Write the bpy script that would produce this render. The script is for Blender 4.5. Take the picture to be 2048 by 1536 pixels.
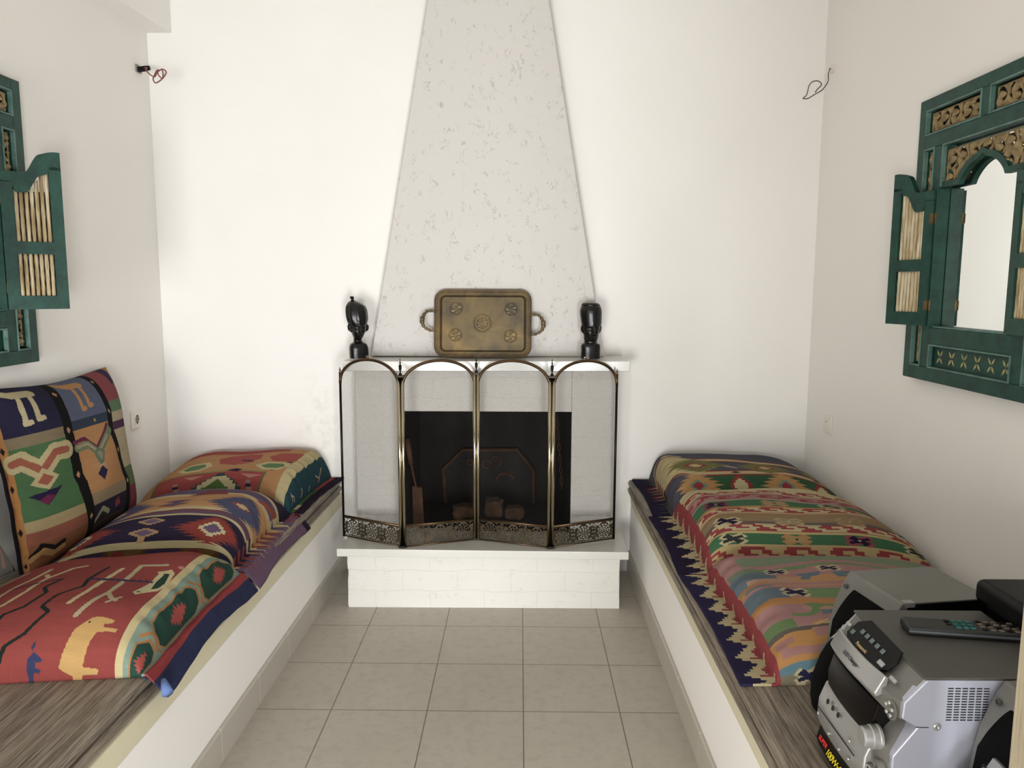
import bpy, bmesh, math, random
import numpy as np
from mathutils import Vector, Matrix, Euler
sc = bpy.context.scene
for o in list(bpy.data.objects): bpy.data.objects.remove(o)
COL = sc.collection
PI = math.pi
rnd = random.Random(7)
rng = np.random.default_rng(5)

# ------------------------------------------------------------------ camera
def cam_axes(p, yaw, roll):
    f = np.array([math.sin(yaw)*math.cos(p), math.cos(yaw)*math.cos(p), -math.sin(p)])
    r0 = np.array([math.cos(yaw), -math.sin(yaw), 0.0]); d0 = np.cross(f, r0)
    r = r0*math.cos(roll) + d0*math.sin(roll); d = np.cross(f, r)
    return r, d, f
F_PX = 1536.0
r_, d_, f_ = cam_axes(.1271, -.00389, -.00407)
cd = bpy.data.cameras.new('camera'); cam = bpy.data.objects.new('camera', cd); COL.objects.link(cam)
cd.sensor_width = 36; cd.lens = F_PX*36/2048; cd.clip_start = .05
cam.matrix_world = Matrix(((r_[0], -d_[0], -f_[0], 0), (r_[1], -d_[1], -f_[1], 0), (r_[2], -d_[2], -f_[2], 1.447), (0, 0, 0, 1)))
sc.camera = cam
# ------------------------------------------------------------------ light, exposure
w = bpy.data.worlds.new('daylight'); sc.world = w; w.use_nodes = True
bg = w.node_tree.nodes['Background']; bg.inputs[0].default_value = (.80, .90, 1.0, 1); bg.inputs[1].default_value = 1.0
def area(name, loc, rot, sx, sy, power, col):
    l = bpy.data.lights.new(name, 'AREA'); l.shape = 'RECTANGLE'; l.size = sx; l.size_y = sy; l.energy = power; l.color = col; l.spread = math.radians(145)      # the door reveals narrow the beam
    o = bpy.data.objects.new(name, l); COL.objects.link(o); o.location = loc; o.rotation_euler = rot
    return o
# daylight thrown in by the sunlit terrace outside the two glazed doors behind the camera
area('daylight_door_near_left', (-.95, -2.35, .60), (math.radians(76), 0, math.radians(-2)), 1.0, 1.2, 96, (1.0, .985, .95))
area('daylight_door_near_right', (.70, -2.35, .60), (math.radians(76), 0, math.radians(16)), .9, 1.2, 134, (.965, .985, 1.0))
sc.view_settings.view_transform = 'Standard'; sc.view_settings.look = 'None'
sc.view_settings.gamma = 1; sc.view_settings.use_curve_mapping = False
sc.view_settings.exposure = 0.0

# ------------------------------------------------------------------ helpers
def lin(c):
    if isinstance(c, str):
        c = [int(c[i:i+2], 16)/255 for i in (0, 2, 4)]
    return tuple((v/12.92 if v <= .04045 else ((v+.055)/1.055)**2.4) for v in c)
class NT:
    """small wrapper for writing node materials"""
    def __init__(s, name):
        s.m = bpy.data.materials.new(name); s.m.use_nodes = True; s.t = s.m.node_tree
        s.b = s.t.nodes['Principled BSDF']
    def n(s, typ, ins=None, **kw):
        nd = s.t.nodes.new(typ)
        for k, v in kw.items(): setattr(nd, k, v)
        for k, v in (ins or {}).items(): s.put(nd, k, v)
        return nd
    def put(s, nd, k, v):
        if isinstance(v, bpy.types.NodeSocket): s.t.links.new(v, nd.inputs[k])
        elif isinstance(v, bpy.types.Node): s.t.links.new(v.outputs[0], nd.inputs[k])
        else: nd.inputs[k].default_value = v
    def co(s, scale=(1, 1, 1), rot=(0, 0, 0), loc=(0, 0, 0), kind='Object'):
        tc = s.n('ShaderNodeTexCoord'); mp = s.n('ShaderNodeMapping', {0: tc.outputs[kind]})
        mp.inputs['Scale'].default_value = scale; mp.inputs['Rotation'].default_value = rot; mp.inputs['Location'].default_value = loc
        return mp.outputs[0]
    def noise(s, vec, scale, detail=4, rough=.55, dist=0):
        return s.n('ShaderNodeTexNoise', {'Vector': vec, 'Scale': scale, 'Detail': detail, 'Roughness': rough, 'Distortion': dist}).outputs[0]
    def ramp(s, fac, stops, interp='LINEAR'):
        r = s.n('ShaderNodeValToRGB', {0: fac}); e = r.color_ramp; e.interpolation = interp
        while len(e.elements) < len(stops): e.elements.new(.5)
        for el, (p, c) in zip(e.elements, stops):
            el.position = p; c = lin(c) if not isinstance(c, (int, float)) else (c, c, c); el.color = (*c, 1)
        return r.outputs[0]
    def math(s, op, a, b=None, c=None):
        nd = s.n('ShaderNodeMath', operation=op)
        for i, v in enumerate((a, b, c)):
            if v is not None: s.put(nd, i, v)
        return nd.outputs[0]
    def mix(s, fac, a, b, typ='MIX'):
        nd = s.n('ShaderNodeMix', data_type='RGBA', blend_type=typ)
        s.put(nd, 0, fac)
        for i, v in ((6, a), (7, b)):
            s.put(nd, i, (*lin(v), 1) if isinstance(v, str) else v)
        return nd.outputs[2]
    def bump(s, h, strength=.3, dist=.002, normal=None):
        nd = s.n('ShaderNodeBump', {'Height': h, 'Strength': strength, 'Distance': dist})
        if normal is not None: s.put(nd, 'Normal', normal)
        return nd.outputs[0]
    def out(s, col=None, rough=.5, metal=0, normal=None, spec=None):
        if col is not None: s.put(s.b, 'Base Color', (*lin(col), 1) if isinstance(col, str) else col)
        s.put(s.b, 'Roughness', rough); s.put(s.b, 'Metallic', metal)
        if normal is not None: s.put(s.b, 'Normal', normal)
        if spec is not None: s.put(s.b, 'Specular IOR Level', spec)
        return s.m
def flat(name, col, rough=.5, metal=0, var=.0, bump=0, scale=60, spec=None):
    t = NT(name); v = t.co(); c = col; nrm = None
    if var:
        a = np.array(lin(col)); c = t.ramp(t.noise(v, scale*.2), [(.3, '000000'), (.7, '000000')])
        rp = c.node.color_ramp
        rp.elements[0].color = (*(a*(1-var)), 1); rp.elements[1].color = (*np.clip(a*(1+var), 0, 1), 1)
    if bump: nrm = t.bump(t.noise(v, scale), bump, .002)
    return t.out(c, rough, metal, nrm, spec)

class MB:
    """collects geometry for ONE mesh"""
    def __init__(s): s.v = []; s.f = []
    def add(s, vs, fs):
        o = len(s.v); s.v += [tuple(map(float, p)) for p in vs]; s.f += [tuple(i+o for i in f) for f in fs]; return s
    def box(s, x0, x1, y0, y1, z0, z1):
        vs = [(x, y, z) for x in (x0, x1) for y in (y0, y1) for z in (z0, z1)]
        return s.add(vs, [(0, 1, 3, 2), (4, 6, 7, 5), (0, 4, 5, 1), (2, 3, 7, 6), (0, 2, 6, 4), (1, 5, 7, 3)])
    def prism(s, poly, to3, a, b):
        """polygon (2-d) extruded between a and b; to3(p, q, h) gives the 3-d point"""
        n = len(poly); vs = [to3(p, q, a) for p, q in poly] + [to3(p, q, b) for p, q in poly]
        fs = [tuple(range(n-1, -1, -1)), tuple(range(n, 2*n))]
        fs += [(i, (i+1) % n, n+(i+1) % n, n+i) for i in range(n)]
        return s.add(vs, fs)
    def tube(s, pts, r, n=8, cap=True, closed=False):
        P = [Vector(p) for p in pts]; k = len(P); R = r if isinstance(r, (list, tuple)) else [r]*k
        vs = []; up = None
        for i, p in enumerate(P):
            a = P[i-1] if (i > 0 or closed) else P[i]; b = P[(i+1) % k] if (i < k-1 or closed) else P[i]
            t = (b-a).normalized()
            if up is None: up = t.orthogonal().normalized()
            else:
                up = up - t*up.dot(t); up = up.normalized() if up.length > 1e-6 else t.orthogonal().normalized()
            sd = t.cross(up)
            for j in range(n):
                an = 2*PI*j/n; vs.append(p + (up*math.cos(an)+sd*math.sin(an))*R[i])
        fs = []
        for i in range(k if closed else k-1):
            i2 = (i+1) % k
            for j in range(n): fs.append((i*n+j, i*n+(j+1) % n, i2*n+(j+1) % n, i2*n+j))
        if cap and not closed: fs += [tuple(range(n-1, -1, -1)), tuple((k-1)*n+j for j in range(n))]
        return s.add(vs, fs)
    def lathe(s, prof, c=(0, 0, 0), ax='z', n=24):
        """prof: (radius, height) pairs along the axis"""
        vs = []
        for r, h in prof:
            for j in range(n):
                a = 2*PI*j/n; p, q = r*math.cos(a), r*math.sin(a)
                d = {'z': (p, q, h), 'y': (p, h, -q), 'x': (h, p, q)}[ax]
                vs.append((c[0]+d[0], c[1]+d[1], c[2]+d[2]))
        k = len(prof); fs = [tuple(range(n-1, -1, -1)), tuple((k-1)*n+j for j in range(n))]
        for i in range(k-1):
            for j in range(n): fs.append((i*n+j, i*n+(j+1) % n, (i+1)*n+(j+1) % n, (i+1)*n+j))
        return s.add(vs, fs)
    def build(s, name, mat, parent=None, bevel=0, smooth=False, seg=2, loc=None, fix=True):
        me = bpy.data.meshes.new(name); me.from_pydata(s.v, [], s.f)
        if fix:
            bm = bmesh.new(); bm.from_mesh(me); bmesh.ops.recalc_face_normals(bm, faces=bm.faces); bm.to_mesh(me); bm.free()
        return link(name, me, mat, parent, bevel, smooth, seg, loc)
def link(name, me, mat, parent=None, bevel=0, smooth=False, seg=2, loc=None):
    me.materials.append(mat)
    o = bpy.data.objects.new(name, me); COL.objects.link(o)
    if smooth: me.polygons.foreach_set('use_smooth', [True]*len(me.polygons))
    if bevel:
        b = o.modifiers.new('bevel', 'BEVEL'); b.width = bevel; b.segments = seg; b.limit_method = 'ANGLE'; b.angle_limit = .6
        me.polygons.foreach_set('use_smooth', [True]*len(me.polygons)); b.harden_normals = True
    if parent: o.parent = parent
    if loc: o.location = loc
    return o
def tag(o, label=None, cat=None, group=None, kind=None):
    if label: o['label'] = label
    if cat: o['category'] = cat
    if group: o['group'] = group
    if kind: o['kind'] = kind
    return o
def empty(name, loc=(0, 0, 0), rot=(0, 0, 0), label=None, cat=None, group=None, mat=None, kind=None):
    o = bpy.data.objects.new(name, None); COL.objects.link(o); o.empty_display_size = .05
    if mat is not None: o.matrix_world = mat
    else: o.location = loc; o.rotation_euler = rot
    return tag(o, label, cat, group, kind)
def grid_mesh(name, X, Y, Z, keep=None, fcol=None):
    """height-field mesh from 2-d arrays; keep = mask of cells"""
    H, W = X.shape; me = bpy.data.meshes.new(name)
    idx = np.arange(H*W).reshape(H, W)
    q = np.stack([idx[:-1, :-1], idx[:-1, 1:], idx[1:, 1:], idx[1:, :-1]], -1).reshape(-1, 4)
    if keep is not None: q = q[keep.ravel()]
    if fcol is not None and keep is not None: fcol = fcol.reshape(-1, 3)[keep.ravel()]
    co = np.stack([X, Y, Z], -1).reshape(-1, 3)
    used = np.zeros(len(co), bool); used[q.ravel()] = True
    remap = np.cumsum(used)-1; co = co[used]; q = remap[q]
    me.vertices.add(len(co)); me.vertices.foreach_set('co', co.ravel())
    me.loops.add(q.size); me.loops.foreach_set('vertex_index', q.ravel().astype(np.int32))
    me.polygons.add(len(q)); me.polygons.foreach_set('loop_start', np.arange(0, q.size, 4, dtype=np.int32))
    me.update(calc_edges=True)
    if fcol is not None:
        a = me.attributes.new('dye', 'FLOAT_COLOR', 'FACE')
        c4 = np.ones((len(q), 4), np.float32); c4[:, :3] = fcol.reshape(-1, 3); a.data.foreach_set('color', c4.ravel())
    return me
def text(s, name, size, mat, parent, M, extrude=.0004, align='CENTER', shear=0, space=1.0):
    cu = bpy.data.curves.new(name, 'FONT'); cu.body = s; cu.size = size; cu.extrude = extrude; cu.align_x = align; cu.align_y = 'CENTER'
    cu.shear = shear; cu.space_character = space
    o = bpy.data.objects.new('tmp', cu); COL.objects.link(o)
    dg = bpy.context.evaluated_depsgraph_get(); me = bpy.data.meshes.new_from_object(o.evaluated_get(dg))
    bpy.data.objects.remove(o)
    t = link(name, me, mat, parent); t.matrix_local = M
    return t

# ------------------------------------------------------------------ materials
def plaster(name, col, strength=.12):
    t = NT(name); v = t.co()
    big = t.noise(v, 1.3, 3); a = np.array(lin(col))
    c = t.ramp(big, [(.3, col), (.7, col)]); c.node.color_ramp.elements[0].color = (*(a*.975), 1)
    return t.out(c, .85, 0, t.bump(t.noise(v, 45, 5), strength, .002), .3)
M_wall = plaster('white_wall_paint', 'f1eee9')
M_ceil = plaster('white_ceiling_paint', 'f1eee9')
M_front = plaster('darkened_unseen_wall', '4a4036')  # unseen wall, darkened to deepen reflections and cut bounce light
def m_wallback():
    t = NT('white_back_wall_paint'); v = t.co()
    base = t.ramp(t.noise(v, 1.3, 3), [(.3, 'f0eeea'), (.7, 'f4f2ef')])
    # brownish rubbed stain low on the wall left of the fireplace
    g = t.n('ShaderNodeTexGradient', {0: t.co(scale=(6.5, 3.2, 3.2), loc=(6.35, -12.2, -2.35))}, gradient_type='SPHERICAL').outputs[1]
    st = t.math('MULTIPLY', g, t.ramp(t.noise(v, 22, 6, .7), [(.46, 0.0), (.66, 1.0)]))
    c = t.mix(t.math('MULTIPLY', st, .28), base, 'b5a184')
    return t.out(c, .85, 0, t.bump(t.noise(v, 45, 5), .12, .002), .3)
M_wallb = m_wallback()
def m_chimney():
    t = NT('shaded_white_trowelled_plaster'); v = t.co()
    wv = t.co(scale=(40, 40, 26))
    n1 = t.noise(wv, 1.0, 2, .5, .6)
    ridge = t.math('SUBTRACT', 1, t.math('MULTIPLY', t.math('ABSOLUTE', t.math('SUBTRACT', n1, .5)), 40))
    ridge = t.math('MAXIMUM', ridge, 0)
    mask = t.ramp(t.noise(t.co(scale=(26, 26, 20), loc=(3, 5, 1)), 1, 1), [(.55, 0.0), (.62, 1.0)])
    rm = t.math('MULTIPLY', ridge, mask)
    b = t.bump(t.math('MULTIPLY', rm, -1), .35, .003, t.bump(t.noise(v, 20, 3), .25, .004))
    c = t.mix(t.math('MULTIPLY', rm, .6), 'd0cdc9', '958f87')  # grey base also stands for the viewer's soft shadow on the hood
    return t.out(c, .8, 0, b, .3)
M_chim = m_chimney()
def m_brick():
    t = NT('white_painted_rough_brick'); v = t.co()
    sw = t.n('ShaderNodeCombineXYZ'); sp = t.n('ShaderNodeSeparateXYZ', {0: v})
    t.put(sw, 0, sp.outputs[0]); t.put(sw, 1, sp.outputs[2]); t.put(sw, 2, sp.outputs[1])
    br = t.n('ShaderNodeTexBrick', {'Vector': t.mix(.03, sw.outputs[0], t.n('ShaderNodeTexNoise', {'Vector': v, 'Scale': 6.0}).outputs[1]), 'Scale': 1, 'Mortar Size': .0025, 'Mortar Smooth': .6, 'Brick Width': .235, 'Row Height': .0915})
    n = t.noise(v, 9, 5, .6); n2 = t.noise(v, 55, 3)
    h = t.math('ADD', t.math('MULTIPLY', br.outputs['Fac'], -.22), t.math('ADD', n, t.math('MULTIPLY', n2, .15)))
    crack = t.math('MAXIMUM', t.math('SUBTRACT', 1, t.math('MULTIPLY', t.math('ABSOLUTE', t.math('SUBTRACT', t.noise(t.co(scale=(8, 8, 16)), 1, 3, .55, 1.2), .5)), 60)), 0)
    crack = t.math('MULTIPLY', crack, t.ramp(t.noise(v, 13, 1), [(.55, 0.0), (.62, 1.0)]))
    c = t.mix(t.math('MULTIPLY', br.outputs['Fac'], .07), 'd6d3cd', 'a0998f')
    c = t.mix(t.math('MULTIPLY', crack, .45), c, 'b8b2a8')
    return t.out(c, .75, 0, t.bump(h, .55, .008), .3)
M_brick = m_brick()
def m_floor():
    t = NT('grey_beige_floor_tile')
    v = t.co(rot=(0, 0, .00637), loc=(-.018155, -3.12898, 0))
    br = t.n('ShaderNodeTexBrick', {'Vector': v, 'Scale': 1, 'Mortar Size': .0024, 'Mortar Smooth': .3, 'Brick Width': .33, 'Row Height': .33}, offset=0, squash=1)
    w_ = t.co(); n = t.noise(w_, 3.2, 5, .6); n2 = t.noise(w_, 26, 4, .6)
    c = t.mix(n, 'aba396', 'bab3a8')
    c = t.mix(t.ramp(n2, [(.35, .35), (.52, 0.0)]), c, t.mix(.5, 'a39b8e', '8f877a'))
    sp = t.ramp(t.noise(w_, 60, 2), [(.70, 0.0), (.76, 1.0)])
    c = t.mix(t.math('MULTIPLY', sp, t.ramp(n, [(.5, 0.0), (.65, .5)])), c, '7d766b')
    c = t.mix(br.outputs['Fac'], c, '756e62')
    h = t.math('ADD', t.math('MULTIPLY', br.outputs['Fac'], -1.0), t.math('MULTIPLY', n2, .35))
    return t.out(c, .42, 0, t.bump(h, .3, .002), .45)
M_floor = m_floor()
def m_skirt():
    t = NT('grey_beige_skirting_tile'); w_ = t.co()
    br = t.n('ShaderNodeTexBrick', {'Vector': t.co(rot=(0, 0, PI/2), loc=(.2, 0, 0)), 'Scale': 1, 'Mortar Size': .0016, 'Mortar Smooth': .3, 'Brick Width': .33, 'Row Height': 5.0}, offset=0, squash=1)
    c = t.mix(t.noise(w_, 3.2, 5), 'b0aa9d', 'c0bab0')
    c = t.mix(br.outputs['Fac'], c, 'e2ddd2')
    return t.out(c, .35, 0, t.bump(t.noise(w_, 26), .15, .002), .45)
M_skirt = m_skirt()
def wood(name, cols, scale=(40, 1.6, 40), rough=.55, fine=5):
    t = NT(name)
    v = t.co(scale=scale); n = t.noise(v, 1.0, 6, .65, .4); n2 = t.noise(t.co(scale=tuple(s*fine for s in scale)), 1.0, 3, .6)
    c = t.ramp(t.math('ADD', t.math('MULTIPLY', n, .65), t.math('MULTIPLY', n2, .35)), [(.32, cols[0]), (.46, cols[1]), (.60, cols[2])])
    return t.out(c, rough, 0, t.bump(n2, .25, .002), .35)
M_bench = wood('weathered_grey_wood', ('1f1b17', '6d6357', '94897a'), (150, 5.5, 150), .55, 2.4)
M_post = wood('pale_grey_wood', ('5c5244', '9d917b', 'b3a78f'), (60, 60, 2.0))
M_lip = plaster('cream_bench_edge_plaster', 'd6cfb4', .3)
M_marble = flat('white_marble_slab', 'cccbc4', .20, var=.02, spec=.7)
M_firebox = flat('sooty_firebrick', '0f0a07', .9, var=.5, bump=.5, scale=40)
M_castiron = flat('rusty_cast_iron', '120b07', .8, .1, var=.6, bump=.5, scale=70)
M_rust = flat('rusty_iron_tool', '4a2d18', .8, .1, var=.4, bump=.4, scale=90)
M_ash = flat('ash_covered_stone', '4c3726', .95, var=.4, bump=.7, scale=50)
M_brass = flat('antique_brass', 'b5ab93', .14, 1.0, var=.08)
M_bronze = flat('brown_antique_brass', '5b4733', .36, .9, var=.25)
M_darkmetal = flat('blackened_brass', '1d1813', .35, .8, var=.2)
M_wire = flat('dark_mesh_wire', '12100e', .5, .4)
M_band = flat('pierced_aged_brass', '4d4437', .40, .8, var=.35, scale=90)
M_ebony = flat('polished_black_ebony', '080707', .27, var=.3, bump=.12, scale=140, spec=.4)
def m_tray():
    t = NT('tarnished_brass'); v = t.co()
    n = t.noise(v, 7, 4, .6, .5)
    c = t.ramp(n, [(.30, '433e37'), (.45, '5e523c'), (.58, '6d5d40'), (.72, '8c7148')])
    return t.out(c, t.ramp(n, [(.3, .45), (.7, .52)]), .6, t.bump(t.noise(v, 160, 3), .12, .001))
M_tray = m_tray()
def m_green(name, a, b, worn, sc_=18):
    t = NT(name); v = t.co(); n = t.noise(v, sc_, 5, .65)
    c = t.ramp(n, [(.3, a), (.6, b)])
    c = t.mix(t.ramp(t.noise(v, 55, 4, .7), [(.60, 0.0), (.72, .45)]), c, worn)
    return t.out(c, .55, 0, t.bump(t.noise(v, 90, 4), .25, .002), .4)
M_green = m_green('dark_green_worn_paint', '0c2d26', '18453a', '456359')
M_greenl = m_green('rubbed_pale_green_paint', '3c5c53', '638078', '8fa59c')
M_gold = m_green('old_gold_wood', '6f5b3a', '94805a', '4b3820', 40)
M_spindle = wood('gold_flaked_spindle_wood', ('6d543a', 'ab9770', 'd3c8ae'), (45, 5, 45), .6, 2)
M_dark = flat('dark_backing_wood', '14110d', .9)
M_rustbrass = flat('old_brass_hinge', '6d5a3c', .5, .7, var=.4, scale=120)
def m_mirror():
    t = NT('mirror_glass'); t.b.inputs['Base Color'].default_value = (.93, .95, .93, 1)
    return t.out(None, .01, 1.0)
M_mirror = m_mirror()
M_plastic = flat('ivory_plastic', 'e9e4d8', .35, spec=.5)
M_plasticd = flat('dark_socket_plastic', '8d877c', .5)
M_blackp = flat('black_plastic', '040404', .42, var=.2, spec=.2)
M_grille = flat('black_speaker_cloth', '040404', .9, var=.3, bump=.5, scale=400, spec=.15)
M_silver = flat('silver_grey_plastic', '74736e', .40, .3, var=.04)
M_silverd = flat('dark_silver_plastic', '55544f', .45, .3, var=.05)
M_silverb = flat('bright_silver_plastic', 'a9a9a7', .3, .55)
M_panel = flat('pale_silver_sheet_metal', 'b4b6c4', .40, .35)
M_window = flat('smoked_window_plastic', '070403', .28, spec=.12)
M_wred = flat('red_brown_wire', '7a3b36', .5)
M_wbrn = flat('brown_wire', '4a3023', .5)
M_lens = flat('grey_green_button', '5c6a66', .4)
M_teal = flat('teal_rubber_button', '1c5f5b', .6)
M_tan = flat('brown_rubber_button', '6f6152', .5)
M_txt_w = flat('gold_printed_lettering', 'd8c08a', .5)
M_txt_b = flat('black_printed_lettering', '1b1b1b', .5)
M_txt_r = flat('red_printed_lettering', 'e0312f', .5)
M_txt_y = flat('yellow_printed_lettering', 'e6cf2a', .5)
def m_kilim():
    t = NT('woven_kilim_wool'); a = t.n('ShaderNodeAttribute', attribute_name='dye')
    v = t.co(); n = t.noise(v, 380, 3, .7); n2 = t.noise(t.co(scale=(9, 60, 30)), 1, 4, .6)
    m = t.math('ADD', t.math('MULTIPLY', n, .34), t.math('MULTIPLY', n2, .30))
    k = t.math('ADD', m, .68)
    mul = t.n('ShaderNodeMix', data_type='RGBA', blend_type='MULTIPLY'); mul.inputs[0].default_value = 1
    hs = t.n('ShaderNodeHueSaturation', {'Saturation': .95, 'Value': .64, 'Color': a.outputs['Color']}); t.put(mul, 6, hs.outputs[0])
    cc = t.n('ShaderNodeCombineColor')
    for i in range(3): t.put(cc, i, k)
    t.put(mul, 7, cc.outputs[0])
    rib = t.n('ShaderNodeTexWave', {'Vector': v, 'Scale': 160.0, 'Distortion': 1.5, 'Detail': 2}, bands_direction='Y').outputs[1]
    return t.out(mul.outputs[2], .95, 0, t.bump(t.math('ADD', t.math('MULTIPLY', rib, .5), n), .45, .0025), .1)
M_kilim = m_kilim()
# ------------------------------------------------------------------ room shell
YB, XL, XR, ZC, YF = 3.80, -1.746, 1.46, 3.0, -2.2
SG = dict(kind='structure')
tag(MB().box(XL-.1, XR+.1, YF-.1, YB+.75, -.08, 0).build('floor', M_floor), 'grey beige square tiled floor between the two benches', 'floor', **SG)
tag(MB().box(XL-.1, XR+.1, YF-.1, YB+.1, ZC, ZC+.1).build('ceiling', M_ceil), 'plain white ceiling above the frame', 'ceiling', **SG)
b = MB()
FX0, FX1, FZ0, FZ1 = -.55, .266, .285, .862          # firebox opening
b.box(XL-.1, FX0-.06, YB, YB+.1, 0, ZC).box(FX1+.06, XR+.1, YB, YB+.1, 0, ZC).box(FX0-.06, FX1+.06, YB, YB+.1, FZ1+.06, ZC).box(FX0-.06, FX1+.06, YB, YB+.1, 0, FZ0-.09)
tag(b.build('wall_back', M_wallb), 'white plastered wall behind the fireplace', 'wall', **SG)
tag(MB().box(XL-.1, XL, YF, YB, 0, ZC).build('wall_left', M_wall), 'white side wall behind the left bench', 'wall', **SG)
tag(MB().box(XR, XR+.1, YF, YB, 0, ZC).build('wall_right', M_wall), 'white side wall behind the right bench', 'wall', **SG)
b = MB()
b.box(XL-.1, -1.6, YF-.1, YF, 0, ZC).box(-.4, .45, YF-.1, YF, 0, ZC).box(1.45, XR+.1, YF-.1, YF, 0, ZC)
b.box(-1.6, -.4, YF-.1, YF, 2.15, ZC).box(.45, 1.45, YF-.1, YF, 2.15, ZC)
b.box(.76, XR+.1, -.34, -.26, 0, ZC)              # unseen blocker, added to shade the right wall and far corner
tag(b.build('wall_front_and_blocker', M_front), 'unseen darkened wall with two door openings behind the viewer, plus an added light blocker', 'wall', **SG)
# beam / soffit in the upper left corner
b = MB(); zb = 2.624
poly = [(XL, YB), (-1.629, YB), (-1.668, 3.2), (-1.86, .2), (XL-.09, .2)]
poly = [(XL-.02, YB), (-1.629, YB), (-1.655, 3.30), (-1.72, 1.9), (XL-.02, 1.9)]
b.prism(poly, lambda p, q, h: (p, q, h), zb, ZC)
tag(b.build('trim_1', M_ceil, bevel=.004), 'white boxed-in beam in the upper left corner', 'beam', **SG)

# ------------------------------------------------------------------ built-in benches
ZT = .475                                             # top of the wooden seat
def bench(side):
    # face line: x at far wall and at the near end
    if side == 'left':
        xa, xb, wall, sg, over = -.868, -.912, XL, 1, -.012
        lab = 'long white masonry bench with grey wooden seat along the left wall'
    else:
        xa, xb, wall, sg, over = .590, .568, XR, -1, .014
        lab = 'long white masonry bench with grey wooden seat along the right wall'
    y0, y1 = .35, YB-.001
    fx = lambda y: xb + (xa-xb)*(y-1.5)/(YB-1.5)
    root = empty('bench', (0, 0, 0), label=lab, cat='bench')
    def ext(prof, name, mat, bevel=0):
        """prof = (distance out from the face line towards the aisle, z)"""
        m = MB(); n = len(prof); wx = wall+sg*.001
        vs = []
        for y in (y0, y1):
            vs += [(fx(y)+sg*p, y, z) for p, z in prof]
        fs = [(i, (i+1) % n, n+(i+1) % n, n+i) for i in range(n)] + [tuple(range(n-1, -1, -1)), tuple(range(n, 2*n))]
        return m.add(vs, fs).build(name, mat, root, bevel)
    D = abs(wall-xb)-.03
    ext([(0, .0), (0, .335), (-.004, .342), (-D, .342), (-D, 0)], 'base', M_wall, .002)
    ext([(-.002, .342), (over*.5-.004, .400), (over-.03, .408), (-D, .408), (-D, .342)], 'plaster_lip', M_lip, .004)
    e = over
    ext([(e-.016, .408), (e, .413), (e+.002, .428), (e-.004, .436), (e-.012, .438), (e-.012, .442), (e-.004, .445), (e, .452), (e, .464), (e-.006, .472), (e-.016, .475), (e-.05, .475), (e-.052, .473), (e-.055, .475), (-D, .475), (-D, .408)], 'seat', M_bench)
    # tiled skirting at its foot
    sk = MB(); t = .011
    vs = []
    for y in (y0, y1):
        vs += [(fx(y)+sg*p, y, z) for p, z in ((.0005, 0), (t, 0), (t, .100), (t-.004, .106), (.0005, .106))]
    n = 5
    sk.add(vs, [(i, (i+1) % n, n+(i+1) % n, n+i) for i in range(n)] + [tuple(range(n-1, -1, -1)), tuple(range(n, 2*n))])
    tag(sk.build('baseboard_'+side, M_skirt), 'tiled skirting at the foot of the %s bench' % side, 'baseboard', **SG)
bench('left'); bench('right')
M_sk2 = flat('pale_skirting_tile', 'cfcdc9', .4)
for x0, x1, sd in ((-.857, -.752, 'left'), (.478, .578, 'right')):
    tag(MB().box(x0, x1, YB-.012, YB, 0, .10).build('baseboard_back', M_sk2), 'short pale skirting piece on the %s of the hearth base' % sd, 'baseboard', **SG)

# ------------------------------------------------------------------ fireplace
fp = empty('fireplace', (-.145, 3.55, 0), label='white painted brick fireplace with tapering plaster hood', cat='fireplace')
def at_fp(m, *a, **k):
    o = m.build(*a, **k); o.location = (.145, -3.55, 0); return o
SY = 3.55                                             # front of the brick surround
b = MB()
x0, x1 = -.748, .462
# lumpy hearth base: a displaced front
def rough_block(x0, x1, y0, y1, z0, z1, name, amp=.006):
    bm = bmesh.new(); bmesh.ops.create_cube(bm, size=1)
    for v in bm.verts: v.co = ((x0+x1)/2+v.co.x*(x1-x0), (y0+y1)/2+v.co.y*(y1-y0), (z0+z1)/2+v.co.z*(z1-z0))
    bmesh.ops.subdivide_edges(bm, edges=bm.edges[:], cuts=18, use_grid_fill=True)
    from mathutils import noise as mn
    for v in bm.verts:
        if v.co.z < z0+.01 or v.co.z > z1-.002: continue
        n = mn.noise(Vector((v.co.x*7, v.co.y*7, v.co.z*16)))*amp
        if v.co.y < y0+1e-4: v.co.y += n*.6
        if v.co.x > x1-1e-4 or v.co.x < x0+1e-4: v.co.x += n
    me = bpy.data.meshes.new(name); bm.to_mesh(me); bm.free()
    o = link(name, me, M_brick, fp, smooth=False); o.location = (.145, -3.55, 0); return o
rough_block(x0, .476, 3.322, YB-.013, 0, .246, 'hearth_base')
# hearth slab, a touch out of square like the real one
def slab(poly, z0, z1, name, mat, dz=0):
    m = MB(); xm = sum(p[0] for p in poly)/len(poly)
    m.prism(poly, lambda p, q, h: (p, q, h+dz*(p-xm)), z0, z1)
    return at_fp(m, name, mat, fp, .003)
slab([(-.790, 3.288), (.507, 3.275), (.516, 3.60), (-.765, 3.60)], .247, .283, 'hearth_slab', M_marble, -.003)
b = MB().box(x0, FX0, SY, YB-.002, .283, 1.056).box(FX1, x1, SY, YB-.002, .283, 1.056).box(FX0, FX1, SY, YB-.002, FZ1, 1.056)
at_fp(b, 'brick_surround', M_brick, fp, .004)
b = MB()
bx0, bx1, by = FX0+.04, FX1-.04, 4.06
o_ = [(FX0, SY+.002), (FX1, SY+.002), (bx1, by), (bx0, by)]
vs = [(p, q, .2835) for p, q in o_]+[(p, q, FZ1) for p, q in o_]
b.add(vs, [(0, 1, 2, 3), (4, 5, 6, 7), (0, 3, 7, 4), (1, 2, 6, 5), (3, 2, 6, 7)])
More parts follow.
